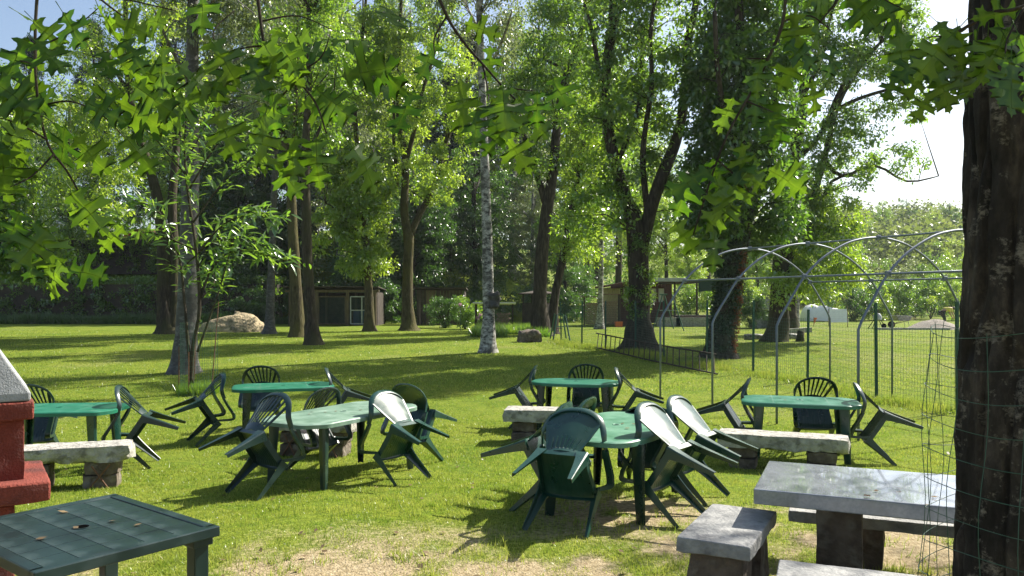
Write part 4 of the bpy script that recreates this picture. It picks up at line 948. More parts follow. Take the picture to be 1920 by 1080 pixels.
# boulder
g = G(440, 622); t = thing('boulder', 'long low tan boulder lying between the two birches', 'boulder', g)
mb = MB(); vs = []; nu, nv = 64, 26
for j in range(nv+1):
    for i in range(nu):
        a = 6.2832*i/nu; e = (j/nv)*1.5708; r = math.cos(e); z = math.sin(e)
        p = Vector((math.cos(a)*r*1.75, math.sin(a)*r*1.0, z*.98*(1+.15*math.cos(a))))
        k = 1+.16*noise.noise(p*.9)+.05*noise.noise(p*3)+.03*noise.noise(p*8); vs.append(p*k-Vector((0, 0, .08)))
mb.add(vs, [(j*nu+i, j*nu+(i+1) % nu, (j+1)*nu+(i+1) % nu, (j+1)*nu+i) for j in range(nv) for i in range(nu)]); mb.build('rock', M['boulder'], t, auto=60)
g = G(992, 641); t = thing('stone', 'small mossy stone lying at the fence end beside the dark trunks', 'stone', g); mb = MB(); rock(mb, (0, 0, .18), (.85, .6, .45), .2, .12, 12, 8); mb.build('rock', M['block'], t, auto=60)

# ------------------------------------------------------------------ wooden shed with wire doors
Ys = 48.5; X_ = lambda px, Y=Ys: (px-CX)/F*Y
zb = gz(X_(610), Ys); org = Vector((X_(610), Ys, zb)); t = thing('wooden_shed', 'low open timber shed with wire doors and a flat roof behind the mossy trunk', 'shed', org)
px2x = lambda px: X_(px)-org.x
H_ = 2.05
for px in (545, 594, 652, 703):
    mb = MB(); mb.box((px2x(px), 0, H_/2), (.17, .15, H_)); mb.build('post', M['wood_shaded'], t, bevel=.01)
    mb = MB(); mb.box((px2x(px), 2.6, H_/2), (.15, .15, H_)); mb.build('post', M['wood_shaded'], t)
mb = MB(); mb.box((px2x(623), -.02, H_+.08), (px2x(708)-px2x(532), .14, .15)); mb.build('beam', M['wood_shaded'], t, bevel=.01)
mb = MB(); mb.box((px2x(623), 2.72, H_/2), (px2x(708)-px2x(538), .05, H_)); mb.build('back_wall', M['wood_dark'], t)
mb = MB(); mb.box((px2x(540), 1.4, H_/2), (.05, 2.5, H_)); mb.box((px2x(706), 1.4, H_/2), (.05, 2.5, H_)); mb.build('side_wall', M['wood_dark'], t)
xr = px2x(530); nr = 16; wr_ = (px2x(712)-xr)/nr
for k in range(nr):
    mb = MB(); M3 = Matrix.Rotation(R(-3), 3, 'X'); mb.box((xr+wr_*(k+.5), 1.2, H_+.25), (wr_-.02, 3.4, .05), M3); mb.build('roof_board', M['wood_dark'], t)  # boards take dark wood in place of the shade on the roof
def wire_door(x0, x1, z0, z1, mat, mid, name):
    mb = MB()
    for a, b2 in (((x0, z0), (x1, z0)), ((x0, z1), (x1, z1)), ((x0, z0), (x0, z1)), ((x1, z0), (x1, z1))): mb.bar((a[0], -.09, a[1]), (b2[0], -.09, b2[1]), .07, .05, up=(0, 1, 0))
    if mid: mb.bar(((x0+x1)/2, -.094, z0), ((x0+x1)/2, -.094, z1), .06, .05, up=(0, 1, 0)); mb.bar((x0, -.086, (z0+z1)/2), (x1, -.086, (z0+z1)/2), .06, .05, up=(0, 1, 0))
    ob = mb.build(name, mat, t)
    mw = MB()
    for k in range(1, 30): xx = x0+(x1-x0)*k/30; mw.tube([(xx, -.07, z0), (xx, -.07, z1)], .004, 3)
    for k in range(1, 26): zz = z0+(z1-z0)*k/26; mw.tube([(x0, -.066, zz), (x1, -.066, zz)], .004, 3)
    tag(mw.build('wire', M['wire'], ob), kind='stuff')
wire_door(px2x(598), px2x(648), .12, 1.78, M['wood_shaded'], False, 'door')
wire_door(px2x(658), px2x(700), .12, 1.78, M['grey'], True, 'door')
for i, px in enumerate((664, 676)):
    tt = thing('plastic_drum', ('blue drum standing behind the wire door of the shed', 'second blue drum, farther right inside the shed')[i], 'drum', (X_(px), Ys+1.2, zb), group='drums in the shed'); mb = MB()
    mb.lathe((0, 0, 0), [(.25, 0), (.29, .05), (.29, .3), (.3, .33), (.29, .36), (.29, .62), (.3, .65), (.29, .68), (.28, .9), (.22, .93)], 18); mb.build('body', M['blue'], tt, auto=40); mb = MB(); mb.lathe((0, 0, 0), [(.23, .932), (.23, .96)], 16); mb.build('lid', M['blue'], tt)
# tall narrow board huts further right
for px, w_, dk, lab in ((800, 1.25, 'wood_dark', 'dark board hut with a pale upright door right of the olive fork'), (845, 1.7, 'wood_dark', 'dark board lean-to half hidden by bushes left of the white birch')):
    Y = 50; x = X_(px, Y); g = Vector((x, Y, gz(x, Y))); t = thing('board_hut', lab, 'shed', g)
    nb = int(w_/.2)
    for k in range(nb):
        mb = MB(); mb.box((-w_/2+.2*(k+.5), 0, 1.1), (.185, .04, 2.2)); mb.build('board', M['wood_shaded' if px == 800 and k >= nb//2 else dk], t)
    mb = MB(); mb.box((-w_/2, .9, 1.1), (.05, 1.7, 2.2)); mb.box((w_/2, .9, 1.1), (.05, 1.7, 2.2)); mb.build('side_wall', M[dk], t)
    mb = MB(); mb.box((0, .8, 2.28), (w_+.3, 2.2, .07), Matrix.Rotation(R(-3), 3, 'X')); mb.build('roof', M['wood_dark'], t)  # roof colour darkened to stand for shade falling on the hut
# white-topped rack behind the birch
g = Vector((X_(927, 41), 41, gz(X_(927, 41), 41))); t = thing('log_shelter', 'low white sheet roof on posts with firewood, behind the white birch', 'shelter', g)
mb = MB(); mb.box((0, 0, 1.42), (2.2, 1.2, .06), Matrix.Rotation(R(-3), 3, 'X')); mb.build('roof_sheet', M['white'], t)
for sx in (-1, 1):
    for sy in (-1, 1): mb = MB(); mb.box((sx*.95, sy*.5, .69), (.08, .08, 1.38)); mb.build('post', M['wood_dark'], t)
def logs(t, x0, x1, z0, z1, y, r, mat='wood'):
    me = None; k = 0; z = z0+r; row = 0
    while z < z1-r:
        x = x0+r+(r if row % 2 else 0)
        while x < x1-r*.9 and k < 290:
            if me is None: mb = MB(); mb.tube([(0, -.2, 0), (0, .2, 0)], r*.97, 7); ob = mb.build('log', M[mat], t); me = ob
            else: ob = me.copy(); C.objects.link(ob); ob.parent = t
            s = random.uniform(.82, 1.05); ob.scale = (s, 1, s); ob.location = (x, y+random.uniform(-.05, .05), z); ob.rotation_euler = (0, random.uniform(0, 6), 0); x += r*2; k += 1
        z += r*1.75; row += 1
logs(t, .1, .9, 0, 1.0, -.2, .075)
g = Vector((X_(868, 40), 40, gz(X_(868, 40), 40)))
for i, (px, py) in enumerate(((863, 571), (900, 590), (896, 596))):
    Y = 40; c = P(px, py, Y); tt = thing('hydrangea_bloom', ('pink flower head above the dark bush left of the white birch', 'pale pink flower head touching the white birch trunk', 'small lilac flower head just below the pale pink one')[i], 'flower', (c.x, Y, gz(c.x, Y)), group='flowers by the white birch'); z = c.z-gz(c.x, Y)
    put(bpy.data.objects.new('petals', leaf_mesh('petals', [(0, 0, z)], [.10], 120, .06, M['flower'])), tt); mb = MB(); mb.tube([(0, .05, 0), (0, 0, z)], .012, 4); mb.build('stem', M['wire'], tt)
# roofed aviary / gazebo far right of the birch
g = Vector((X_(1010, 54), 54, gz(X_(1010, 54), 54))); t = thing('garden_gazebo', 'small brown-roofed gazebo behind the dark forked trunks', 'gazebo', g)
mb = MB(); mb.lathe((0, 0, 0), [(1.4, 1.95), (1.42, 2.02), (.1, 2.25), (.02, 2.28)], 8); mb.build('roof', M['wood_dark'], t)
for k in range(8): a = k*.785+.39; mb = MB(); mb.box((math.cos(a)*1.15, math.sin(a)*1.15, 1.02), (.08, .08, 2.04)); mb.build('post', M['wood_dark'], t)

for k in range(8): a = k*.785+.785; mb = MB(); mb.box((math.cos(a)*1.1, math.sin(a)*1.1, .7), (.05, .85, 1.35), Matrix.Rotation(a, 3, 'Z')); mb.build('panel', M['wood_dark'], t)

# ------------------------------------------------------------------ cabin
Yc = 48.5; zb = gz(X_(1215, Yc), Yc); org = Vector((X_(1165, Yc), Yc, zb)); t = thing('garden_cabin', 'brown board cabin with curtained windows, cream side wall and flat grey roof', 'cabin', org)
cx_ = lambda px: X_(px, Yc)-org.x
def zz(py): return HC-(py-CY)/F*Yc-zb
x0, x1 = cx_(1164), cx_(1258); nb = 16; bw = (x1-x0)/nb; wins = [(cx_(1168), cx_(1179)), (cx_(1219), cx_(1231)), (cx_(1233.5), cx_(1246))]
zt, z_w0, z_w1 = 2.55, zz(567), zz(540)
for k in range(nb):
    xa = x0+bw*k; mid = xa+bw/2; inw = any(a-.05 < mid < b+.05 for a, b in wins)
    for (za, zc) in (((0.18, z_w0), (z_w1, zt)) if inw else ((0.18, zt),)):
        mb = MB(); mb.box((mid, 0, (za+zc)/2), (bw-.018, .05, zc-za)); mb.build('board', M['redwood'], t)
for a, b in wins:
    mb = MB(); fw = .06
    for p, q2 in (((a, z_w0), (b, z_w0)), ((a, z_w1), (b, z_w1)), ((a, z_w0), (a, z_w1)), ((b, z_w0), (b, z_w1))): mb.bar((p[0], -.035, p[1]), (q2[0], -.035, q2[1]), fw, .05, up=(0, 1, 0))
    wn = mb.build('window', M['redwood'], t)
    mb = MB(); mb.sheet(lambda u, v: (a+(b-a)*u, .10+.02*math.sin(u*30), z_w0+(z_w1-z_w0)*v), 24, 1, (0, .008, 0)); mb.build('curtain', M['cloth'], wn)
# cream side wall running back to the left
xl, yl = cx_(1134)-0.15, 2.4
nb = 9
for k in range(nb):
    u0, u1 = k/nb, (k+1)/nb-.02; p = Vector((x0-.06, 0, 0)).lerp(Vector((xl, yl, 0)), u0); q2 = Vector((x0-.06, 0, 0)).lerp(Vector((xl, yl, 0)), u1)
    mb = MB(); mb.bar((p.x, p.y, (.18+2.3)/2), (q2.x, q2.y, (.18+2.3)/2), .04, 2.12, up=(0, 0, 1)); mb.build('side_board', M['cream'], t)
mb = MB(); mb.box(((x0+x1)/2, 3.4, 1.3), (x1-x0+.4, .06, 2.5)); mb.box((x1+.03, 1.7, 1.3), (.06, 3.4, 2.5)); mb.build('rear_wall', M['redwood'], t)
mb = MB(); mb.box((cx_(1240), 1.5, 2.66), (cx_(1305)-cx_(1176), 4.4, .12)); mb.build('roof', M['wood_dark'], t)
mb = MB(); mb.box((cx_(1242), -.76, zz(525)), (cx_(1283)-cx_(1200), .08, .22)); mb.build('fascia', M['grey'], t, bevel=.01)
mb = MB(); mb.box((cx_(1152), .6, 2.52), (1.9, 3.6, .12), Matrix.Rotation(R(-9), 3, 'Y')); mb.build('lean_roof', M['redwood'], t)
for k in range(5): mb = MB(); mb.box((cx_(1175), -.45-.0, .04+.055*k), (1.1, .5-.07*k, .045)); mb.build('step_board', M['redwood'], t)
for px in (1262, 1303, 1348): mb = MB(); mb.box((cx_(px), -.5, 1.3), (.10, .10, 2.6)); mb.build('porch_post', M['wood_dark'], t)
mb = MB(); mb.sheet(lambda u, v: (cx_(1305)+(cx_(1352)-cx_(1305))*u, -.6, zz(548)+(zz(523)-zz(548))*v+.08*math.sin(u*3.1)*(1-v)), 14, 4, (0, .01, 0)); mb.build('shade_net', M['net'], t)
mb = MB(); mb.box((cx_(1305), -.2, .62), (2.9, 1.2, .07)); mb.box((cx_(1305), .2, .3), (2.6, .4, .6)); mb.build('deck_bench', M['wood_dark'], t)
for px, wd in ((1253, 1.4), (1316, 3.2)):
    xx = X_(px, 47); g = Vector((xx, 47, gz(xx, 47))); tt = thing('concrete_planter', 'short mossy concrete trough below the cabin porch' if wd < 2 else 'long pale concrete trough in front of the cabin porch', 'planter', g, group='troughs in front of the cabin')
    mb = MB(); mb.box((0, 0, .27), (wd, .5, .54)); mb.build('trough', M['stone'], tt, bevel=.02); mb = MB(); mb.box((0, 0, .55), (wd-.12, .38, .03)); mb.build('soil', M['soil'], tt)
for px, w_, h_, lab in ((1110, .85, 1.45, 'pale split firewood stack left of the thin birch'), (1141, 1.15, 1.6, 'caged firewood stack against the cream cabin wall')):
    Y = 47.6; x = X_(px, Y); g = Vector((x, Y, gz(x, Y))); tt = thing('firewood_stack', lab, 'firewood', g, group='firewood stacks by the cabin')
    logs(tt, -w_/2, w_/2, .1, h_, 0, .062)
    for sx in (-1, 1): mb = MB(); mb.box((sx*(w_/2+.05), 0, h_/2+.15), (.06, .45, h_+.3)); mb.build('side_frame', M['wood_dark'], tt)
    mb = MB(); mb.box((0, 0, h_+.32), (w_+.3, .7, .05)); mb.build('cover', M['rust'], tt)
c = X_(1160, 46.5); t = thing('clay_planter_box', 'small terracotta box by the cabin steps', 'planter', (c, 46.5, gz(c, 46.5))); mb = MB(); mb.box((0, 0, .16), (.4, .35, .32), taper=1.12); mb.build('box', M['orange'], t); mb = MB(); mb.box((0, 0, .325), (.38, .33, .02)); mb.build('soil', M['soil'], t)
# swing frames
def swing(label, pL, pR, pyb, pyt, Y, wdt):
    xL, xR = X_(pL, Y), X_(pR, Y); xm = (xL+xR)/2; g = Vector((xm, Y, gz(xm, Y))); t = thing('swing_frame', label, 'swing', g); top = HC-(pyt-CY)/F*Y-g.z
    for sy in (0, 1):
        for sx, xx in ((-1, xL), (1, xR)):
            mb = MB(); mb.tube([(xx-xm, sy*wdt+(-.3 if sy == 0 else .3), 0), ((xx-xm)*.18+sx*.1, sy*wdt, top)], .03, 6); mb.build('leg', M['post'], t)
    mb = MB(); mb.tube([(0, 0, top), (0, wdt, top)], .035, 6); mb.build('top_bar', M['post'], t)
    mb = MB(); mb.tube([((xL-xm)*.5, 0, top*.55), ((xR-xm)*.5, 0, top*.55)], .022, 6); mb.build('cross_bar', M['post'], t)
    for s in (-.2, .2): mb = MB(); mb.tube([(s*.2, wdt*.5+s, top), (s*.2, wdt*.5+s, .5)], .008, 4); mb.build('rope', M['wood_dark'], t)
    mb = MB(); mb.box((0, wdt*.5, .48), (.18, .45, .03)); mb.build('seat', M['wood_dark'], t)
swing('green swing frame in front of the cabin windows', 1222, 1280, 620, 552, 41, 2.0)
swing('green swing frame between the leaning trunk and the firewood', 1036, 1068, 648, 590, 31, 1.6)

# ------------------------------------------------------------------ garden at the right
def at(px, Y): x = X_(px, Y); return Vector((x, Y, gz(x, Y)))
t = thing('stone_barbecue', 'grey block barbecue with a pale lid behind the ivy trunk', 'barbecue', at(1436, 45)); mb = MB(); mb.box((-.5, 0, .45), (.25, .7, .9)); mb.box((.5, 0, .45), (.25, .7, .9)); mb.box((0, .32, .45), (.75, .06, .9)); mb.build('base', M['stone_grey'], t, bevel=.01)
mb = MB(); mb.box((0, 0, .96), (1.5, .85, .10)); mb.build('shelf', M['wood_dark'], t); mb = MB(); mb.box((0, .1, 1.35), (1.15, .6, .6), taper=.85); mb.build('hood', M['stone'], t, bevel=.01)
t = thing('white_tarpaulin', 'white tarpaulin draped over a heap behind the hoops', 'tarpaulin', at(1541, 58)); mb = MB()
def tarp(u, v):
    x = (u-.5)*2.9; y = (v-.5)*1.6; e = max(0, 1-(abs(u-.5)*2)**5)*max(0, 1-(abs(v-.5)*2)**5); return (x, y, (1.25-.35*u)*e**.6+.16*e*noise.noise(Vector((x*2.2, y*2, 0)))+.07*e*noise.noise(Vector((x*7, y*3, 3)))+.03)
mb.sheet(tarp, 30, 18, (0, 0, -.02)); mb.build('sheet', M['white'], t, smooth=True)
t = thing('corrugated_sheet', 'pale corrugated sheets leaning beside the tarpaulin heap', 'metal sheet', at(1574, 52)); mb = MB(); mb.sheet(lambda u, v: ((u-.5)*1.2, v*.3, .1+.85*v+.03*math.sin(v*40)), 4, 40, (0, .01, -.01)); mb.build('sheet', M['white'], t)
t = thing('warning_flag', 'small orange and white flag stuck in the lawn behind the hoops', 'flag', at(1526, 46)); mb = MB(); mb.tube([(0, 0, 0), (0, 0, .6)], .012, 5); mb.build('stick', M['wood'], t); mb = MB(); mb.sheet(lambda u, v: (-.02+.22*u*(1-v), 0.02*math.sin(u*6), .55-.45*v), 5, 5, (0, .006, 0)); mb.build('cloth', M['orange'], t)
for px, Y, h_, lab in ((1554, 47, 1.2, 'thin rusty stake beside the tarpaulin heap'), (1589, 46, 1.25, 'thin pale stake right of the corrugated sheets')):
    t = thing('garden_stake', lab, 'stake', at(px, Y), group='stakes in the far garden'); mb = MB(); mb.tube([(0, 0, 0), (0, 0, h_)], .022, 5); mb.build('stick', M['rust' if px < 1580 else 'wood'], t)
for (pa, pb, py, lab) in ((1396, 1440, 637, 'pale log lying left of the wide-limbed trunk'), (1468, 1500, 636, 'pale log lying right of the wide-limbed trunk')):
    a = G(pa, py); b_ = G(pb, py); t = thing('fallen_log', lab, 'log', a, group='logs on the far lawn'); mb = MB(); mb.tube([Vector((0, 0, .11)), (b_-a)*.5+Vector((0, 0, .13)), (b_-a)+Vector((0, 0, .1))], [.13, .12, .10], 12, bump=.15); mb.build('trunk', M['birch'], t, smooth=True)
a = G(1486, 629); t = thing('timber_beam', 'weathered beam resting behind the pale log', 'beam', a); mb = MB(); mb.box((0, 0, .2), (1.7, .2, .22), Matrix.Rotation(R(-4), 3, 'Y')); mb.build('beam', M['stone'], t, bevel=.01)
a = G(1499, 640); t = thing('tree_stump', 'small brown stump at the end of the pale log', 'stump', a); mb = MB(); mb.tube([(0, 0, -.05), (.02, 0, .2), (.05, 0, .42)], [.2, .15, .13], 10, bump=.4); mb.build('wood', M['bark'], t, smooth=True)
t = thing('gravel_heap', 'grey-brown heap of gravel at the garden end beside the bending person', 'gravel', at(1752, 43)); mb = MB(); vs = []; nu, nv = 48, 16
for j in range(nv+1):
    for i in range(nu):
        a = 6.2832*i/nu; r = j/nv; p = Vector((math.cos(a)*r*1.55, math.sin(a)*r*1.2, .72*(1-r)**.9*(1-.25*(1-r)**4)-.03)); vs.append(p+Vector((0, 0, .05*noise.noise(p*3)+.03*noise.noise(p*11)))*(1-r*.5))
mb.add(vs, [(j*nu+i, (j+1)*nu+i, (j+1)*nu+(i+1) % nu, j*nu+(i+1) % nu) for j in range(nv) for i in range(nu)]); mb.build('heap', M['gravel'], t, smooth=True)
t = thing('concrete_kerb', 'long low concrete edging in front of the gravel heap', 'kerb', at(1710, 42)); mb = MB(); mb.box((0, 0, .05), (3.9, .18, .12), Matrix.Rotation(R(-3), 3, 'Z')); mb.build('edging', M['stone'], t, bevel=.01)
t = thing('wheelbarrow', 'wheelbarrow parked left of the gravel heap', 'wheelbarrow', at(1692, 44.5)); mb = MB(); q4 = [(-.32, -.25, .42), (.32, -.22, .42), (.32, .22, .42), (-.32, .25, .42), (-.5, -.36, .72), (.42, -.3, .68), (.42, .3, .68), (-.5, .36, .72)]
mb.add(q4, [(3, 2, 1, 0), (0, 1, 5, 4), (1, 2, 6, 5), (2, 3, 7, 6), (3, 0, 4, 7)]); o_ = mb.build('tray', M['stone_grey'], t); o_.modifiers.new('s', 'SOLIDIFY').thickness = .02
mb = MB(); mb.tube([(-.62, -.03, .2), (-.62, .03, .2)], .2, 16); mb.build('wheel', M['black'], t)
for sy in (-1, 1): mb = MB(); mb.tube([(-.62, sy*.06, .2), (.1, sy*.25, .4), (.85, sy*.28, .6)], .018, 6); mb.build('handle', M['wood'], t); mb = MB(); mb.tube([(.2, sy*.25, .4), (.28, sy*.25, 0)], .016, 6); mb.build('leg', M['grey'], t)
t = thing('cement_mixer', 'small cement mixer on splayed black legs beside the fence post', 'machine', at(1645, 44)); mb = MB(); mb.lathe((0, 0, 0), [(.08, .42), (.22, .48), (.24, .66), (.15, .82), (.13, .84)], 14); mb.build('drum', M['grey'], t, auto=40)
for sx, sy in ((-1, -1), (1, -1), (-1, 1), (1, 1)): mb = MB(); mb.tube([(sx*.1, sy*.08, .55), (sx*.4, sy*.25, 0)], .022, 6); mb.build('leg', M['black'], t)
mb = MB(); mb.tube([(.35, -.06, .14), (.35, -.0, .14)], .14, 14); mb.build('wheel', M['black'], t)

# bending person by the gravel heap
t = thing('person', 'person in a yellow and black top bending down behind the gravel heap', 'person', at(1771, 45.5), R(-8))
def skin_body(name, verts, edges, rad, mat, sub=2):
    me = bpy.data.meshes.new(name); me.from_pydata(verts, edges, []); o = put(bpy.data.objects.new(name, me), t)
    s = o.modifiers.new('skin', 'SKIN'); s.use_smooth_shade = True
    for i, r in enumerate(rad): me.skin_vertices[0].data[i].radius = (r, r) if not hasattr(r, '__len__') else r
    me.skin_vertices[0].data[0].use_root = True
    sb = o.modifiers.new('sub', 'SUBSURF'); sb.levels = sub; sb.render_levels = sub; me.materials.append(M[mat]); return o
def add_skin(me):
    if not me.skin_vertices: pass
def person_mesh(name, verts, edges, rad, mat):
    me = bpy.data.meshes.new(name); me.from_pydata(verts, edges, []); o = put(bpy.data.objects.new(name, me), t)
    bpy.context.view_layer.objects.active = o; s = o.modifiers.new('skin', 'SKIN'); s.use_smooth_shade = True
    bpy.context.view_layer.update()
    if not me.skin_vertices:
        import bmesh; bm = bmesh.new(); bm.from_mesh(me); bm.verts.layers.skin.verify(); bm.to_mesh(me); bm.free()
    for i, r in enumerate(rad): me.skin_vertices[0].data[i].radius = (r, r); me.skin_vertices[0].data[i].use_root = (i == 0)
    sb = o.modifiers.new('sub', 'SUBSURF'); sb.levels = 2; sb.render_levels = 2; me.materials.append(M[mat]); return o
BV = [(-.12, 0, .90), (.08, 0, 1.06), (.30, 0, 1.12), (.40, 0, 1.10), (.52, 0, 1.07),
      (-.13, -.10, .88), (-.02, -.11, .48), (-.12, -.11, .08), (.04, -.12, .03), (-.13, .10, .88), (.06, .11, .48), (-.03, .11, .08), (.14, .12, .03),
      (.30, -.19, 1.08), (.36, -.22, .80), (.46, -.16, .58), (.50, -.14, .50), (.30, .19, 1.08), (.38, .22, .80), (.48, .15, .58), (.52, .13, .50)]
BE = [(0, 1), (1, 2), (2, 3), (3, 4), (0, 5), (5, 6), (6, 7), (7, 8), (0, 9), (9, 10), (10, 11), (11, 12), (2, 13), (13, 14), (14, 15), (15, 16), (2, 17), (17, 18), (18, 19), (19, 20)]
person_mesh('body', BV, BE, [.13, .13, .13, .055, .095, .09, .065, .045, .04, .09, .065, .045, .04, .055, .042, .032, .035, .055, .042, .032, .035], 'skin')
person_mesh('shirt', [(-.06, 0, .96), (.10, 0, 1.07), (.31, 0, 1.13), (.30, -.19, 1.08), (.35, -.215, .88), (.30, .19, 1.08), (.36, .215, .88)], [(0, 1), (1, 2), (2, 3), (3, 4), (2, 5), (5, 6)], [.15, .155, .145, .075, .062, .075, .062], 'shirt')
person_mesh('trousers', [(-.14, 0, .91), (-.14, -.10, .86), (-.02, -.11, .48), (-.12, -.11, .12), (-.14, .10, .86), (.06, .11, .48), (-.03, .11, .12)], [(0, 1), (1, 2), (2, 3), (0, 4), (4, 5), (5, 6)], [.15, .11, .085, .065, .11, .085, .065], 'trouser')
mb = MB(); mb.lathe((.50, 0, 1.08), [(.02, -.06), (.09, -.03), (.105, .02), (.09, .075), (.05, .11), (.01, .12)], 14); mb.build('hair', M['hair'], t, smooth=True)

# up on the left bank: pale greenhouse, car roof, low wall
g = at(118, 88); t = thing('pale_glasshouse', 'pale building glimpsed through leaves above the left hedge', 'building', g); 
for k in range(7): mb = MB(); mb.box((-3+k*.95+.45, 0, 1.3), (.88, .06, 2.5)); mb.build('panel', M['white'], t)
mb = MB(); mb.box((.3, 2.0, 2.7), (7.2, 4.4, .1), Matrix.Rotation(R(8), 3, 'X')); mb.build('roof', M['grey'], t); mb = MB(); mb.box((.3, 4, 1.3), (6.8, .1, 2.6)); mb.box((-3.05, 2, 1.3), (.1, 4, 2.6)); mb.box((3.7, 2, 1.3), (.1, 4, 2.6)); mb.build('wall', M['white'], t)
g = at(270, 84); t = thing('parked_car', 'dark red car partly hidden above the left bank', 'car', g, R(4)); mb = MB()
prof = [(-2.0, .35), (-2.05, .75), (-1.5, .85), (-1.1, .92), (-.6, 1.4), (.7, 1.42), (1.3, .98), (2.0, .82), (2.05, .4)]
mb.add([(x, -.8, z) for x, z in prof]+[(x, .8, z) for x, z in prof], [tuple(range(9)), tuple(range(17, 8, -1))]+[(i+1, i, 9+i, 10+i) for i in range(8)]+[(0, 8, 17, 9)]); mb.build('body', M['car'], t, bevel=.05)
mb = MB(); mb.box((-.05, 0, 1.15), (1.5, 1.63, .32), taper=.85); mb.build('window', M['glass'], t)
for sx in (-1.3, 1.3):
    for sy in (-.78, .78): mb = MB(); mb.tube([(sx, sy-.09, .33), (sx, sy+.09, .33)], .33, 16); mb.build('wheel', M['black'], t)
# ------------------------------------------------------------------ big trunk at the right, wire guard, its crown overhead
cb = Vector((2.04, 3.12, 0)); t = thing('old_birch_tree', 'massive rough-barked birch trunk filling the right edge, dark furrows between pale plates', 'tree', cb)
mb = MB(); nu, nv = 170, 300; z0, z1 = -.1, 6.2; vs = []
for j in range(nv+1):
    z = z0+(z1-z0)*(j/nv)
    for i in range(nu):
        a = 6.28319*i/nu; ca, sa = math.cos(a), math.sin(a)
        r = .272-.012*z+.10*math.exp(-max(z+.1, 0)/.22)*(1+.4*math.sin(a*5))
        p = Vector((ca*1.0, sa*1.0, z*.45))
        big = noise.noise(p*2.1+Vector((3, 1, 0)))*.016
        fur = abs(noise.noise(Vector((ca*3.2, sa*3.2, z*1.35))))
        fur = -.036*max(0, 1-fur*5.0); med = noise.noise(Vector((ca*8, sa*8, z*6)))*.013; fine = noise.noise(Vector((ca*22, sa*22, z*17)))*.004
        r += big+fur+med+fine; vs.append((ca*r+.012*z, sa*r, z))
mb.add(vs, [(j*nu+i, j*nu+(i+1) % nu, (j+1)*nu+(i+1) % nu, (j+1)*nu+i) for j in range(nv) for i in range(nu)])
m, nt = new_mat('bark_old_birch'); L = nt.links
b = N(nt, 'BsdfPrincipled', Roughness=.85); b.inputs['Specular IOR Level'].default_value = .25; o = N(nt, 'OutputMaterial'); L.new(b.outputs[0], o.inputs[0])
n1 = N(nt, 'TexNoise', Scale=5, Detail=8, Roughness=.7); L.new(mapped(nt, (1, 1, .45)), n1.inputs['Vector'])
n2 = N(nt, 'TexNoise', Scale=9, Detail=8, Roughness=.75); L.new(mapped(nt, (2, 2, 4.5)), n2.inputs['Vector'])
n3 = N(nt, 'TexNoise', Scale=8.5, Detail=9, Roughness=.7); L.new(mapped(nt, (1, 1, .8)), n3.inputs['Vector'])
dark = ramp(nt, n1.outputs['Fac'], [(.38, (.010, .008, .007)), (.52, (.032, .026, .022)), (.64, (.085, .068, .055))])
pale = ramp(nt, n2.outputs['Fac'], [(.44, (.02, .017, .014)), (.50, (.10, .085, .07)), (.60, (.20, .175, .145))])
L.new(mixc(nt, ramp(nt, n3.outputs['Fac'], [(.55, (0, 0, 0)), (.60, (1, 1, 1))]), dark, pale), b.inputs['Base Color'])
bp = N(nt, 'Bump', Strength=.9, Distance=.012); L.new(n1.outputs['Fac'], bp.inputs['Height']); bp2 = N(nt, 'Bump', Strength=.5, Distance=.006); L.new(n2.outputs['Fac'], bp2.inputs['Height']); L.new(bp.outputs[0], bp2.inputs['Normal']); L.new(bp2.outputs[0], b.inputs['Normal'])
mb.build('trunk', m, t, smooth=True)
ell = [((7.4, 8.6, 7.4), (2.3, 2.0, 1.3)), ((4.2, 6.4, 8.2), (2.2, 2.0, 1.3)), ((2.2, 3.4, 7.6), (2.4, 2.4, 1.6)), ((9.4, 7.2, 8.4), (1.8, 1.8, 1.2)), ((.2, 5.0, 8.8), (1.8, 1.6, 1.2))]
ell2 = [(tuple(Vector(c)-Vector((cb.x, cb.y, 0))), r) for c, r in ell]
cc = clusters(ell2, 210, .4); put(bpy.data.objects.new('crown', leaf_mesh('crown', cc, rng.uniform(.3, .6, len(cc)), 110, .085, M['leaf_b'], droop=.9)), t)
for e in ell2: mb = MB(); c = Vector(e[0]); mb.tube([Vector((.05, 0, 4.6)), Vector((c.x*.4, c.y*.4, 6.2)), c], [.10, .07, .03], 7); mb.build('limb', M['bark_dark'], t, smooth=True)
g = cb.copy(); t = thing('wire_guard', 'loose green wire mesh wrapped round the big right-hand trunk', 'wire mesh', g); mb = MB()
def gp(a, z): r = .345+.03*math.sin(a*2+1)+.05*(1-z/1.7)+.012*math.sin(z*9+a*3); return Vector((math.cos(a)*r, math.sin(a)*r, z+.02*math.sin(a*3+z*4)))
for k in range(20):
    a = 6.2832*k/20; mb.tube([gp(a+.03*math.sin(z_*5), z_) for z_ in np.linspace(0, 1.72+.05*math.sin(k*2.1), 16)], .0016, 4, cap=False)
for j in range(15):
    z_ = .03+j*.12; mb.tube([gp(6.2832*k/72, z_) for k in range(73)], .0016, 4, cap=False)
tag(mb.build('mesh_wires', M['wire'], t), kind='stuff')

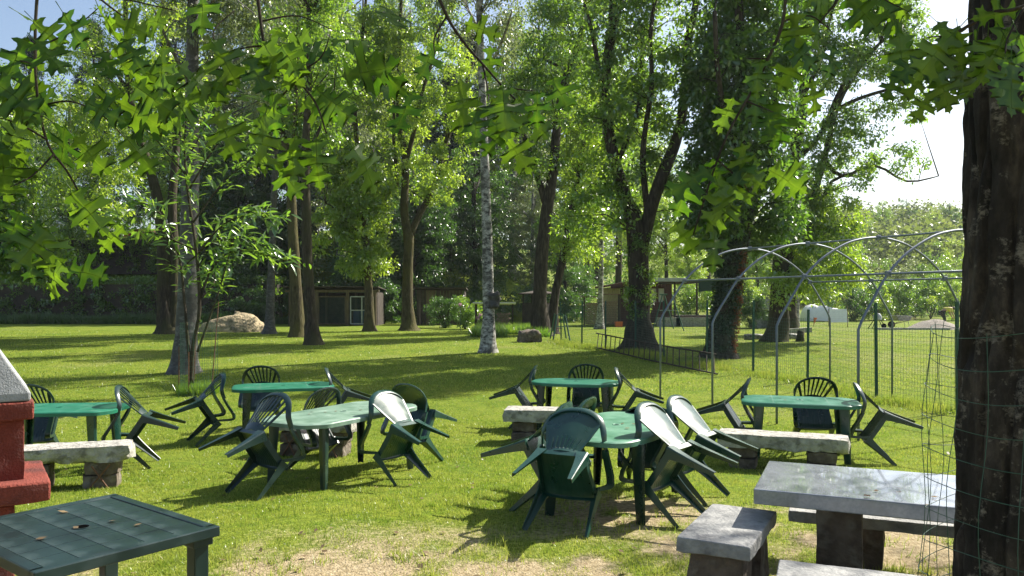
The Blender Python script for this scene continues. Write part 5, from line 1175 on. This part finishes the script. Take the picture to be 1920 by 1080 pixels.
# ------------------------------------------------------------------ sapling in its cage
g = G(356, 738); Ysp = g.y; t = thing('chestnut_sapling', 'young tree with long narrow leaves standing in a wire cage before the grey birch', 'sapling', g)
SP = [[(352, 738, 9), (362, 650, 8), (374, 580, 7), (368, 470, 6), (352, 360, 5), (346, 280, 4), (350, 200, 2)], [(360, 720, 7), (352, 640, 6), (345, 560, 5), (335, 480, 4), (300, 400, 3), (250, 375, 2)],
      [(372, 570, 5), (400, 500, 4), (450, 470, 3), (540, 490, 2)], [(368, 480, 4), (420, 420, 3), (480, 400, 2), (520, 410, 1.5)], [(360, 420, 4), (420, 340, 3), (470, 300, 2), (500, 262, 1.5)],
      [(352, 360, 4), (400, 280, 3), (440, 240, 2), (475, 236, 1.5)], [(350, 330, 3), (300, 270, 2.5), (270, 240, 1.5)], [(368, 470, 4), (300, 440, 3), (245, 430, 2), (215, 410, 1.5)], [(374, 560, 3), (400, 535, 2.5), (400, 510, 1.5)],
      [(350, 300, 3), (385, 230, 2.5), (372, 190, 1.5)], [(345, 500, 3), (400, 455, 3), (470, 450, 2), (500, 470, 1.5)], [(350, 280, 3), (320, 220, 2), (300, 200, 1.5)], [(370, 660, 5), (395, 590, 4), (415, 530, 3), (440, 440, 1.5)]]
mbl = None; nparts = 0; rest_c = []; LV = []
for k, s_ in enumerate(SP):
    pts, rs = px_path([(a, b_, max(c_, 1.2)) for a, b_, c_ in s_], Ysp, random.uniform(-.9, .9) if k > 1 else 0)
    if k == 0: pts[0] = g.copy()
    P2, r2 = smooth_path(pts, rs, 4); mb = MB(); mb.tube(P2, r2, 7); mb.build('stem' if k < 2 else 'branch', M['bark'], t, smooth=True, org=g)
    st = int(len(P2)*(.62 if k == 0 else .45 if k == 1 else .25))
    for i in range(st, len(P2)):
        dirn = (P2[i]-P2[i-1]).normalized()
        for rep in range(6 if k < 12 else 1): LV.append((P2[i]+Vector([random.gauss(0, .09) for _ in range(3)]), dirn))
        for side in (1, -1):                      # short side shoots carrying leaves
            if k < 12 and random.random() < .8:
                d2 = (dirn*.5+Vector((side*random.uniform(.4, 1), random.gauss(0, .6), random.uniform(-.2, .5)))).normalized(); l_ = random.uniform(.2, .55)
                m2 = P2[i]+d2*l_
                for q_ in range(4): LV.append((P2[i].lerp(m2, (q_+1)/4), d2))
def sap_leaf(w_, curl):
    mb = MB(); n = 6; vs = []; fs = []
    for i in range(n+1):
        u = i/n; hw = w_*math.sin(math.pi*min(1, u*.97+.02))**.8*(1-.15*u); z = -curl*u*u
        vs += [(-hw, u, z+hw*.35), (0, u, z), (hw, u, z+hw*.35)]
    for i in range(n):
        for q_ in (0, 1): fs.append((i*3+q_, i*3+q_+1, i*3+q_+4, i*3+q_+3))
    mb.add(vs, fs); return mb
def leafobj(me, name, parent, pos, a, nrm, s):
    a = a.normalized(); nrm = (nrm-a*nrm.dot(a)).normalized(); x = a.cross(nrm); o = bpy.data.objects.new(name, me)
    C.objects.link(o); o.parent = parent; o.matrix_basis = Matrix.Translation(pos) @ Matrix((x, a, nrm)).transposed().to_4x4() @ Matrix.Scale(s, 4); return o
def set_rnd(me, r):
    a = me.attributes.new('rnd', 'FLOAT', 'POINT'); a.data.foreach_set('value', np.full(len(me.vertices), r, dtype=np.float32))
SM = []
for k in range(6):
    me = sap_leaf(.11+.02*(k % 3), .12+.1*(k % 2)).mesh('leaf', M['leaf_s'], True); set_rnd(me, k/5); SM.append(me)
random.shuffle(LV)
mbr = MB()
for i, (p, d_) in enumerate(LV[:1900]):
    a = (d_*.8+Vector((random.gauss(0, .7), random.gauss(0, .7), random.gauss(-.15, .45)))).normalized(); nr = Vector((random.gauss(0, .5), random.gauss(-.2, .5), 1)); s_ = random.uniform(.19, .31)
    if i < 300: leafobj(random.choice(SM), 'leaf', t, p-g, a, nr, s_)
    else:
        nr = (nr-a*nr.dot(a)).normalized(); x = a.cross(nr); Mx = Matrix.Translation(p-g) @ Matrix((x, a, nr)).transposed().to_4x4() @ Matrix.Scale(s_, 4)
        q_ = sap_leaf(.12, .15); mbr.add([Mx @ Vector(v_) for v_ in q_.v], q_.f)
me = mbr.mesh('leaves', M['leaf_s'], True); a_ = me.attributes.new('rnd', 'FLOAT', 'POINT'); a_.data.foreach_set('value', np.repeat(rng.random(len(me.vertices)//21), 21).astype(np.float32))
tag(put(bpy.data.objects.new('leaves', me), t), kind='stuff')
g = G(372, 738); t = thing('wire_cage', 'wire mesh cage with rusty stakes round the foot of the sapling', 'wire cage', g); mb = MB()
for k in range(22):
    a = 6.2832*k/22; r = .36+.02*math.sin(a*3); mb.tube([(math.cos(a)*r, math.sin(a)*r, 0), (math.cos(a)*r*1.03, math.sin(a)*r, 1.5)], .0028, 3, cap=False)
for j in range(14): mb.tube([(math.cos(6.2832*k/28)*.37, math.sin(6.2832*k/28)*.37, .05+j*.11) for k in range(29)], .0028, 3, cap=False)
tag(mb.build('mesh_wires', M['wire'], t), kind='stuff')
for a, h_, ln in ((-2.6, 1.0, 0), (-.5, 1.95, .16), (2.2, 1.4, .05), (-1.7, .9, 0)):
    mb = MB(); mb.tube([(math.cos(a)*.38, math.sin(a)*.38, -.05), (math.cos(a)*.38+ln, math.sin(a)*.38, h_)], .011, 6); mb.build('stake', M['rust'], t)
n = 2600; a_ = rng.uniform(0, 6.28, n); r_ = .42*np.sqrt(rng.random(n)); x_ = g.x+np.cos(a_)*r_; y_ = g.y+np.sin(a_)*r_
tag(blades('cage_weeds', np.stack([x_, y_, zg(x_, y_)], 1), np.full(n, .24), np.full(n, .012), M['leaf'], .6), kind='stuff', cat='weeds', label='unmown grass inside the wire cage of the sapling')

# ------------------------------------------------------------------ red oak hanging in from above
OUT = [(.0, .0), (.04, .04), (.10, .09), (.21, .08), (.35, .13), (.25, .19), (.15, .22), (.105, .27), (.115, .34), (.20, .39), (.36, .42), (.50, .38), (.46, .48), (.60, .57), (.42, .58), (.28, .56), (.17, .56), (.115, .60), (.13, .67), (.22, .74), (.40, .79), (.29, .84), (.32, .95), (.19, .88), (.11, .87), (.095, .93), (.12, 1.0), (.03, 1.03), (0, 1.1)]
def oak_leaf(curl, fold, seed):
    r = random.Random(seed); mb = MB(); sub = []
    for i in range(len(OUT)-1):
        sub.append(OUT[i])
    sub.append(OUT[-1]); n = len(sub)
    mid = [0]; 
    for i in range(1, n): mid.append(max(mid[-1]+.001, min(sub[i][1], 1.08*i/(n-1)*.6+sub[i][1]*.4)))
    mid[-1] = 1.08
    def zf(x, y): return -curl*y*y-fold*abs(x)+.022*math.sin(y*7+x*6+seed)-.25*curl*x*x
    for sx in (-1, 1):
        sc = r.uniform(.82, 1.1); vs = [];
        for (x, y), my in zip(sub, mid):
            X_o = x*sx*sc*.90; yo = y+(r.uniform(-.02, .02) if x > .1 else 0); vs += [(0, my, zf(0, my)), (X_o*.5, (my+yo)/2, zf(X_o*.5, (my+yo)/2)), (X_o, yo, zf(X_o, yo))]
        fs = []
        for i in range(n-1):
            for q_ in (0, 1):
                f_ = (i*3+q_, i*3+q_+1, i*3+q_+4, i*3+q_+3); fs.append(f_ if sx > 0 else f_[::-1])
        mb.add(vs, fs)
    mb.tube([(0, -.30, .03), (0, -.12, .01), (0, .0, 0), (0, .5, zf(0, .5)+.002), (0, 1.0, zf(0, 1.0)+.002)], [.010, .009, .009, .006, .002], 4)
    return mb
def oak_rnd(me, r):                              # paler along the ribs
    v = [r*.7+(.35 if abs(p.co.x) < .012 else -.06*abs(math.sin(p.co.y*19+abs(p.co.x)*9))) for p in me.vertices]
    a = me.attributes.new('rnd', 'FLOAT', 'POINT'); a.data.foreach_set('value', np.array(v, dtype=np.float32))
OM = []
for k in range(9):
    me = oak_leaf(.04+.28*(k % 3)/2, .02+.16*((k*2) % 3)/2, k).mesh('oak_leaf', M['leaf_o'], True); oak_rnd(me, (k*.37) % 1); OM.append(me)
def oak_branch(label, polys, nl, Y, size=.168, sideways=.62, spread=.09):
    top = P(polys[0][0][0], polys[0][0][1], Y); t = thing('oak_branch', label, 'branch', top, group='oak branches hanging in from above'); segs = []
    for k, pl in enumerate(polys):
        dy = random.uniform(-.25, .25); pts = [P(a, b_, Y+dy*i/len(pl)) for i, (a, b_) in enumerate(pl)]; n = len(pts)
        P2, r2 = smooth_path(pts, [.0065*(1-.6*i/(n-1)) for i in range(n)] if k == 0 else [.004*(1-.6*i/(n-1)) for i in range(n)], 5)
        mb = MB(); mb.tube(P2, r2, 6); mb.build('twig', M['bark_dark'], t, smooth=True, org=top)
        segs += [(P2[i], (P2[i+1]-P2[i]).normalized()) for i in range(len(P2)-1) if i > (2 if k == 0 else 1)]
    for i in range(nl):
        p, d_ = segs[int(len(segs)*((i+random.random())/nl)) % len(segs)]
        a = (d_*.4+Vector((random.gauss(0, sideways), random.gauss(0, .2), random.gauss(-.62, .4)))).normalized()
        nr = Vector((random.gauss(0, .5), -1, random.gauss(.2, .4))); s_ = size*random.uniform(.72, 1.12)
        off = Vector([random.gauss(0, spread) for _ in range(3)])*Vector((1, 1, .8)).length*.6
        leafobj(random.choice(OM), 'leaf', t, p+off-top+a*s_*.3, a, nr, s_)
    return t
oak_branch('long oak branch hanging down at the far left with one leaf lowest in the sun', [[(74, -60), (66, 60), (70, 180), (90, 270), (125, 320), (150, 365), (166, 405)], [(66, 90), (130, 60), (190, 10)], [(72, 200), (130, 190), (190, 215), (235, 260)], [(66, 120), (20, 110), (-40, 95)], [(85, 260), (30, 230), (-30, 215)], [(100, 290), (60, 330), (20, 350)]], 44, 2.75, spread=.10)
oak_branch('spray of oak leaves filling the top left between the left branch and the birch', [[(150, -60), (180, -10), (230, 30)], [(180, -10), (240, 0), (330, 20)]], 9, 2.6)
oak_branch('broad fan of dark oak leaves across the top, left of centre', [[(478, -60), (490, 50), (500, 85), (548, 140), (590, 190), (612, 250)], [(500, 85), (440, 95), (380, 135), (330, 170)], [(420, 110), (400, 60), (440, 20)], [(548, 140), (600, 110), (620, 60)], [(490, 40), (560, 30), (630, 60)], [(560, 150), (520, 190), (520, 215)]], 32, 2.7, spread=.10)
oak_branch('oak twig in front of the white birch ending in holed sunlit leaves', [[(800, -60), (838, 30), (870, 80), (905, 120), (945, 165), (985, 205)], [(838, 30), (815, 70), (815, 100)], [(905, 120), (915, 170), (915, 190)], [(945, 165), (1000, 170)]], 14, 2.8, spread=.07)
oak_branch('long oak branch hanging right of centre down to the hoop frame', [[(1476, -60), (1468, 40), (1440, 110), (1410, 170), (1370, 240), (1345, 300), (1325, 360), (1300, 440)], [(1440, 110), (1400, 110)], [(1345, 300), (1390, 340), (1410, 370)], [(1400, 190), (1450, 210)], [(1340, 310), (1290, 350)], [(1468, 40), (1520, 30), (1560, 60)]], 25, 2.8, spread=.07)
oak_branch('dark oak leaves along the top edge above the wide-limbed tree', [[(1600, -60), (1570, 0), (1530, 50)], [(1590, -40), (1660, 0), (1700, 20)]], 13, 2.9)
oak_branch('small oak spray against the white sky beside the big trunk', [[(1830, 40), (1790, 65), (1750, 100), (1730, 150)], [(1790, 65), (1740, 70)], [(1760, 95), (1790, 130)]], 14, 2.65, size=.12, spread=.06)
oak_branch('bright oak leaves hanging across the front of the big right trunk', [[(1980, -10), (1900, 18), (1850, 22), (1820, 40)], [(1920, 15), (1890, 70), (1885, 100)], [(1930, 20), (1925, 90)]], 12, 2.2, size=.15, spread=.03)
t = thing('red_oak_tree', 'oak overhead whose leafy branches hang into the top of the view', 'tree', (-1.6, -2.6, gz(-1.6, -2.6))); mb = MB()
trunk_tube(mb, [Vector((0, 0, 0)), Vector((.05, 0, 2)), Vector((0, .1, 4)), Vector((.2, .3, 7))], [.3, .24, .2, .12], 16, flare=.6); mb.build('trunk', M['bark_dark'], t, smooth=True)
cc = clusters([((-.8, 3.6, 5.6), (2.6, 2.2, 1.2)), ((3.2, 3.6, 5.8), (2.2, 2.2, 1.2)), ((0, 0, 6.5), (3, 3, 1.8))], 90, .5)
put(bpy.data.objects.new('crown', leaf_mesh('crown', cc, rng.uniform(.3, .6, len(cc)), 60, .16, M['leaf_o'], wr=.7)), t)
for e in ((-.8, 5.6, 4.2), (3.2, 5.6, 4.3), (5.2, 5.4, 4.2), (-2, 5.2, 4.0)): mb = MB(); mb.tube([Vector((0, .1, 3.6)), Vector((e[0]*.5, e[1]*.5, 4.6)), Vector(e)], [.12, .07, .03], 8); mb.build('limb', M['bark_dark'], t, smooth=True)

# ------------------------------------------------------------------ litter and air
def litter(name, n, size, mat, label, y0, y1, dz):
    y = y0*(y1/y0)**rng.random(n); x = (rng.random(n)*2-1)*.62*y; a = rng.uniform(0, 6.28, n); s = size*rng.uniform(.5, 1.3, n)
    c = np.stack([x, y, zg(x, y)+dz], 1); d = np.stack([np.cos(a), np.sin(a), rng.normal(0, .25, n)], 1)*s[:, None]; b = np.stack([-np.sin(a), np.cos(a), rng.normal(0, .25, n)], 1)*s[:, None]*.35
    V = np.stack([c-d*.5, c+b, c+d*.5, c-b], 1).reshape(-1, 3)
    tag(put(bpy.data.objects.new(name, np_mesh(name, V, np.arange(4*n).reshape(-1, 4), M[mat], {'rnd': np.repeat(rng.random(n), 4)})), None), label, 'leaf litter', kind='stuff')
litter('fallen_leaves', 420, .05, 'leaf_dry', 'dry brown leaves scattered over the lawn', 4.2, 20, .018)
litter('clover_flowers', 260, .012, 'clover', 'tiny white clover heads dotted in the lawn', 4.6, 13, .026)
tl = []; 
for cx0, cy0, zt in ((-1.9, 8.8, .73), (.95, 7.2, .73), (-2.1, 3.9, .72), (2.2, 4.7, .675), (3.6, 10.0, .73)):
    for k in range(5): tl.append((cx0+random.uniform(-.32, .32), cy0+random.uniform(-.28, .28), gz(cx0, cy0)+zt+.008))
c = np.array(tl); n = len(c); a = rng.uniform(0, 6.28, n); s = .045*rng.uniform(.6, 1.3, n)
d = np.stack([np.cos(a), np.sin(a), rng.normal(0, .1, n)], 1)*s[:, None]; b = np.stack([-np.sin(a), np.cos(a), rng.normal(0, .1, n)], 1)*s[:, None]*.4
tag(put(bpy.data.objects.new('table_litter', np_mesh('table_litter', np.stack([c-d*.5, c+b, c+d*.5, c-b], 1).reshape(-1, 3), np.arange(4*n).reshape(-1, 4), M['leaf_dry'], {'rnd': np.repeat(rng.random(n), 4)})), None), 'small dry leaves dropped on the table tops', 'leaf litter', kind='stuff')
HAZE = True
if HAZE:
    mb = MB(); mb.box((0, 300, 30), (1000, 900, 66)); hz = mb.build('haze', None)
    m = bpy.data.materials.new('haze_air'); m.use_nodes = True; nt = m.node_tree; nt.nodes.clear()
    pv = nt.nodes.new('ShaderNodeVolumePrincipled'); pv.inputs['Color'].default_value = (.86, .92, 1, 1); pv.inputs['Density'].default_value = .00025; pv.inputs['Anisotropy'].default_value = .3
    o = nt.nodes.new('ShaderNodeOutputMaterial'); nt.links.new(pv.outputs[0], o.inputs['Volume']); hz.data.materials.append(m)
    hz['kind'] = 'stuff'
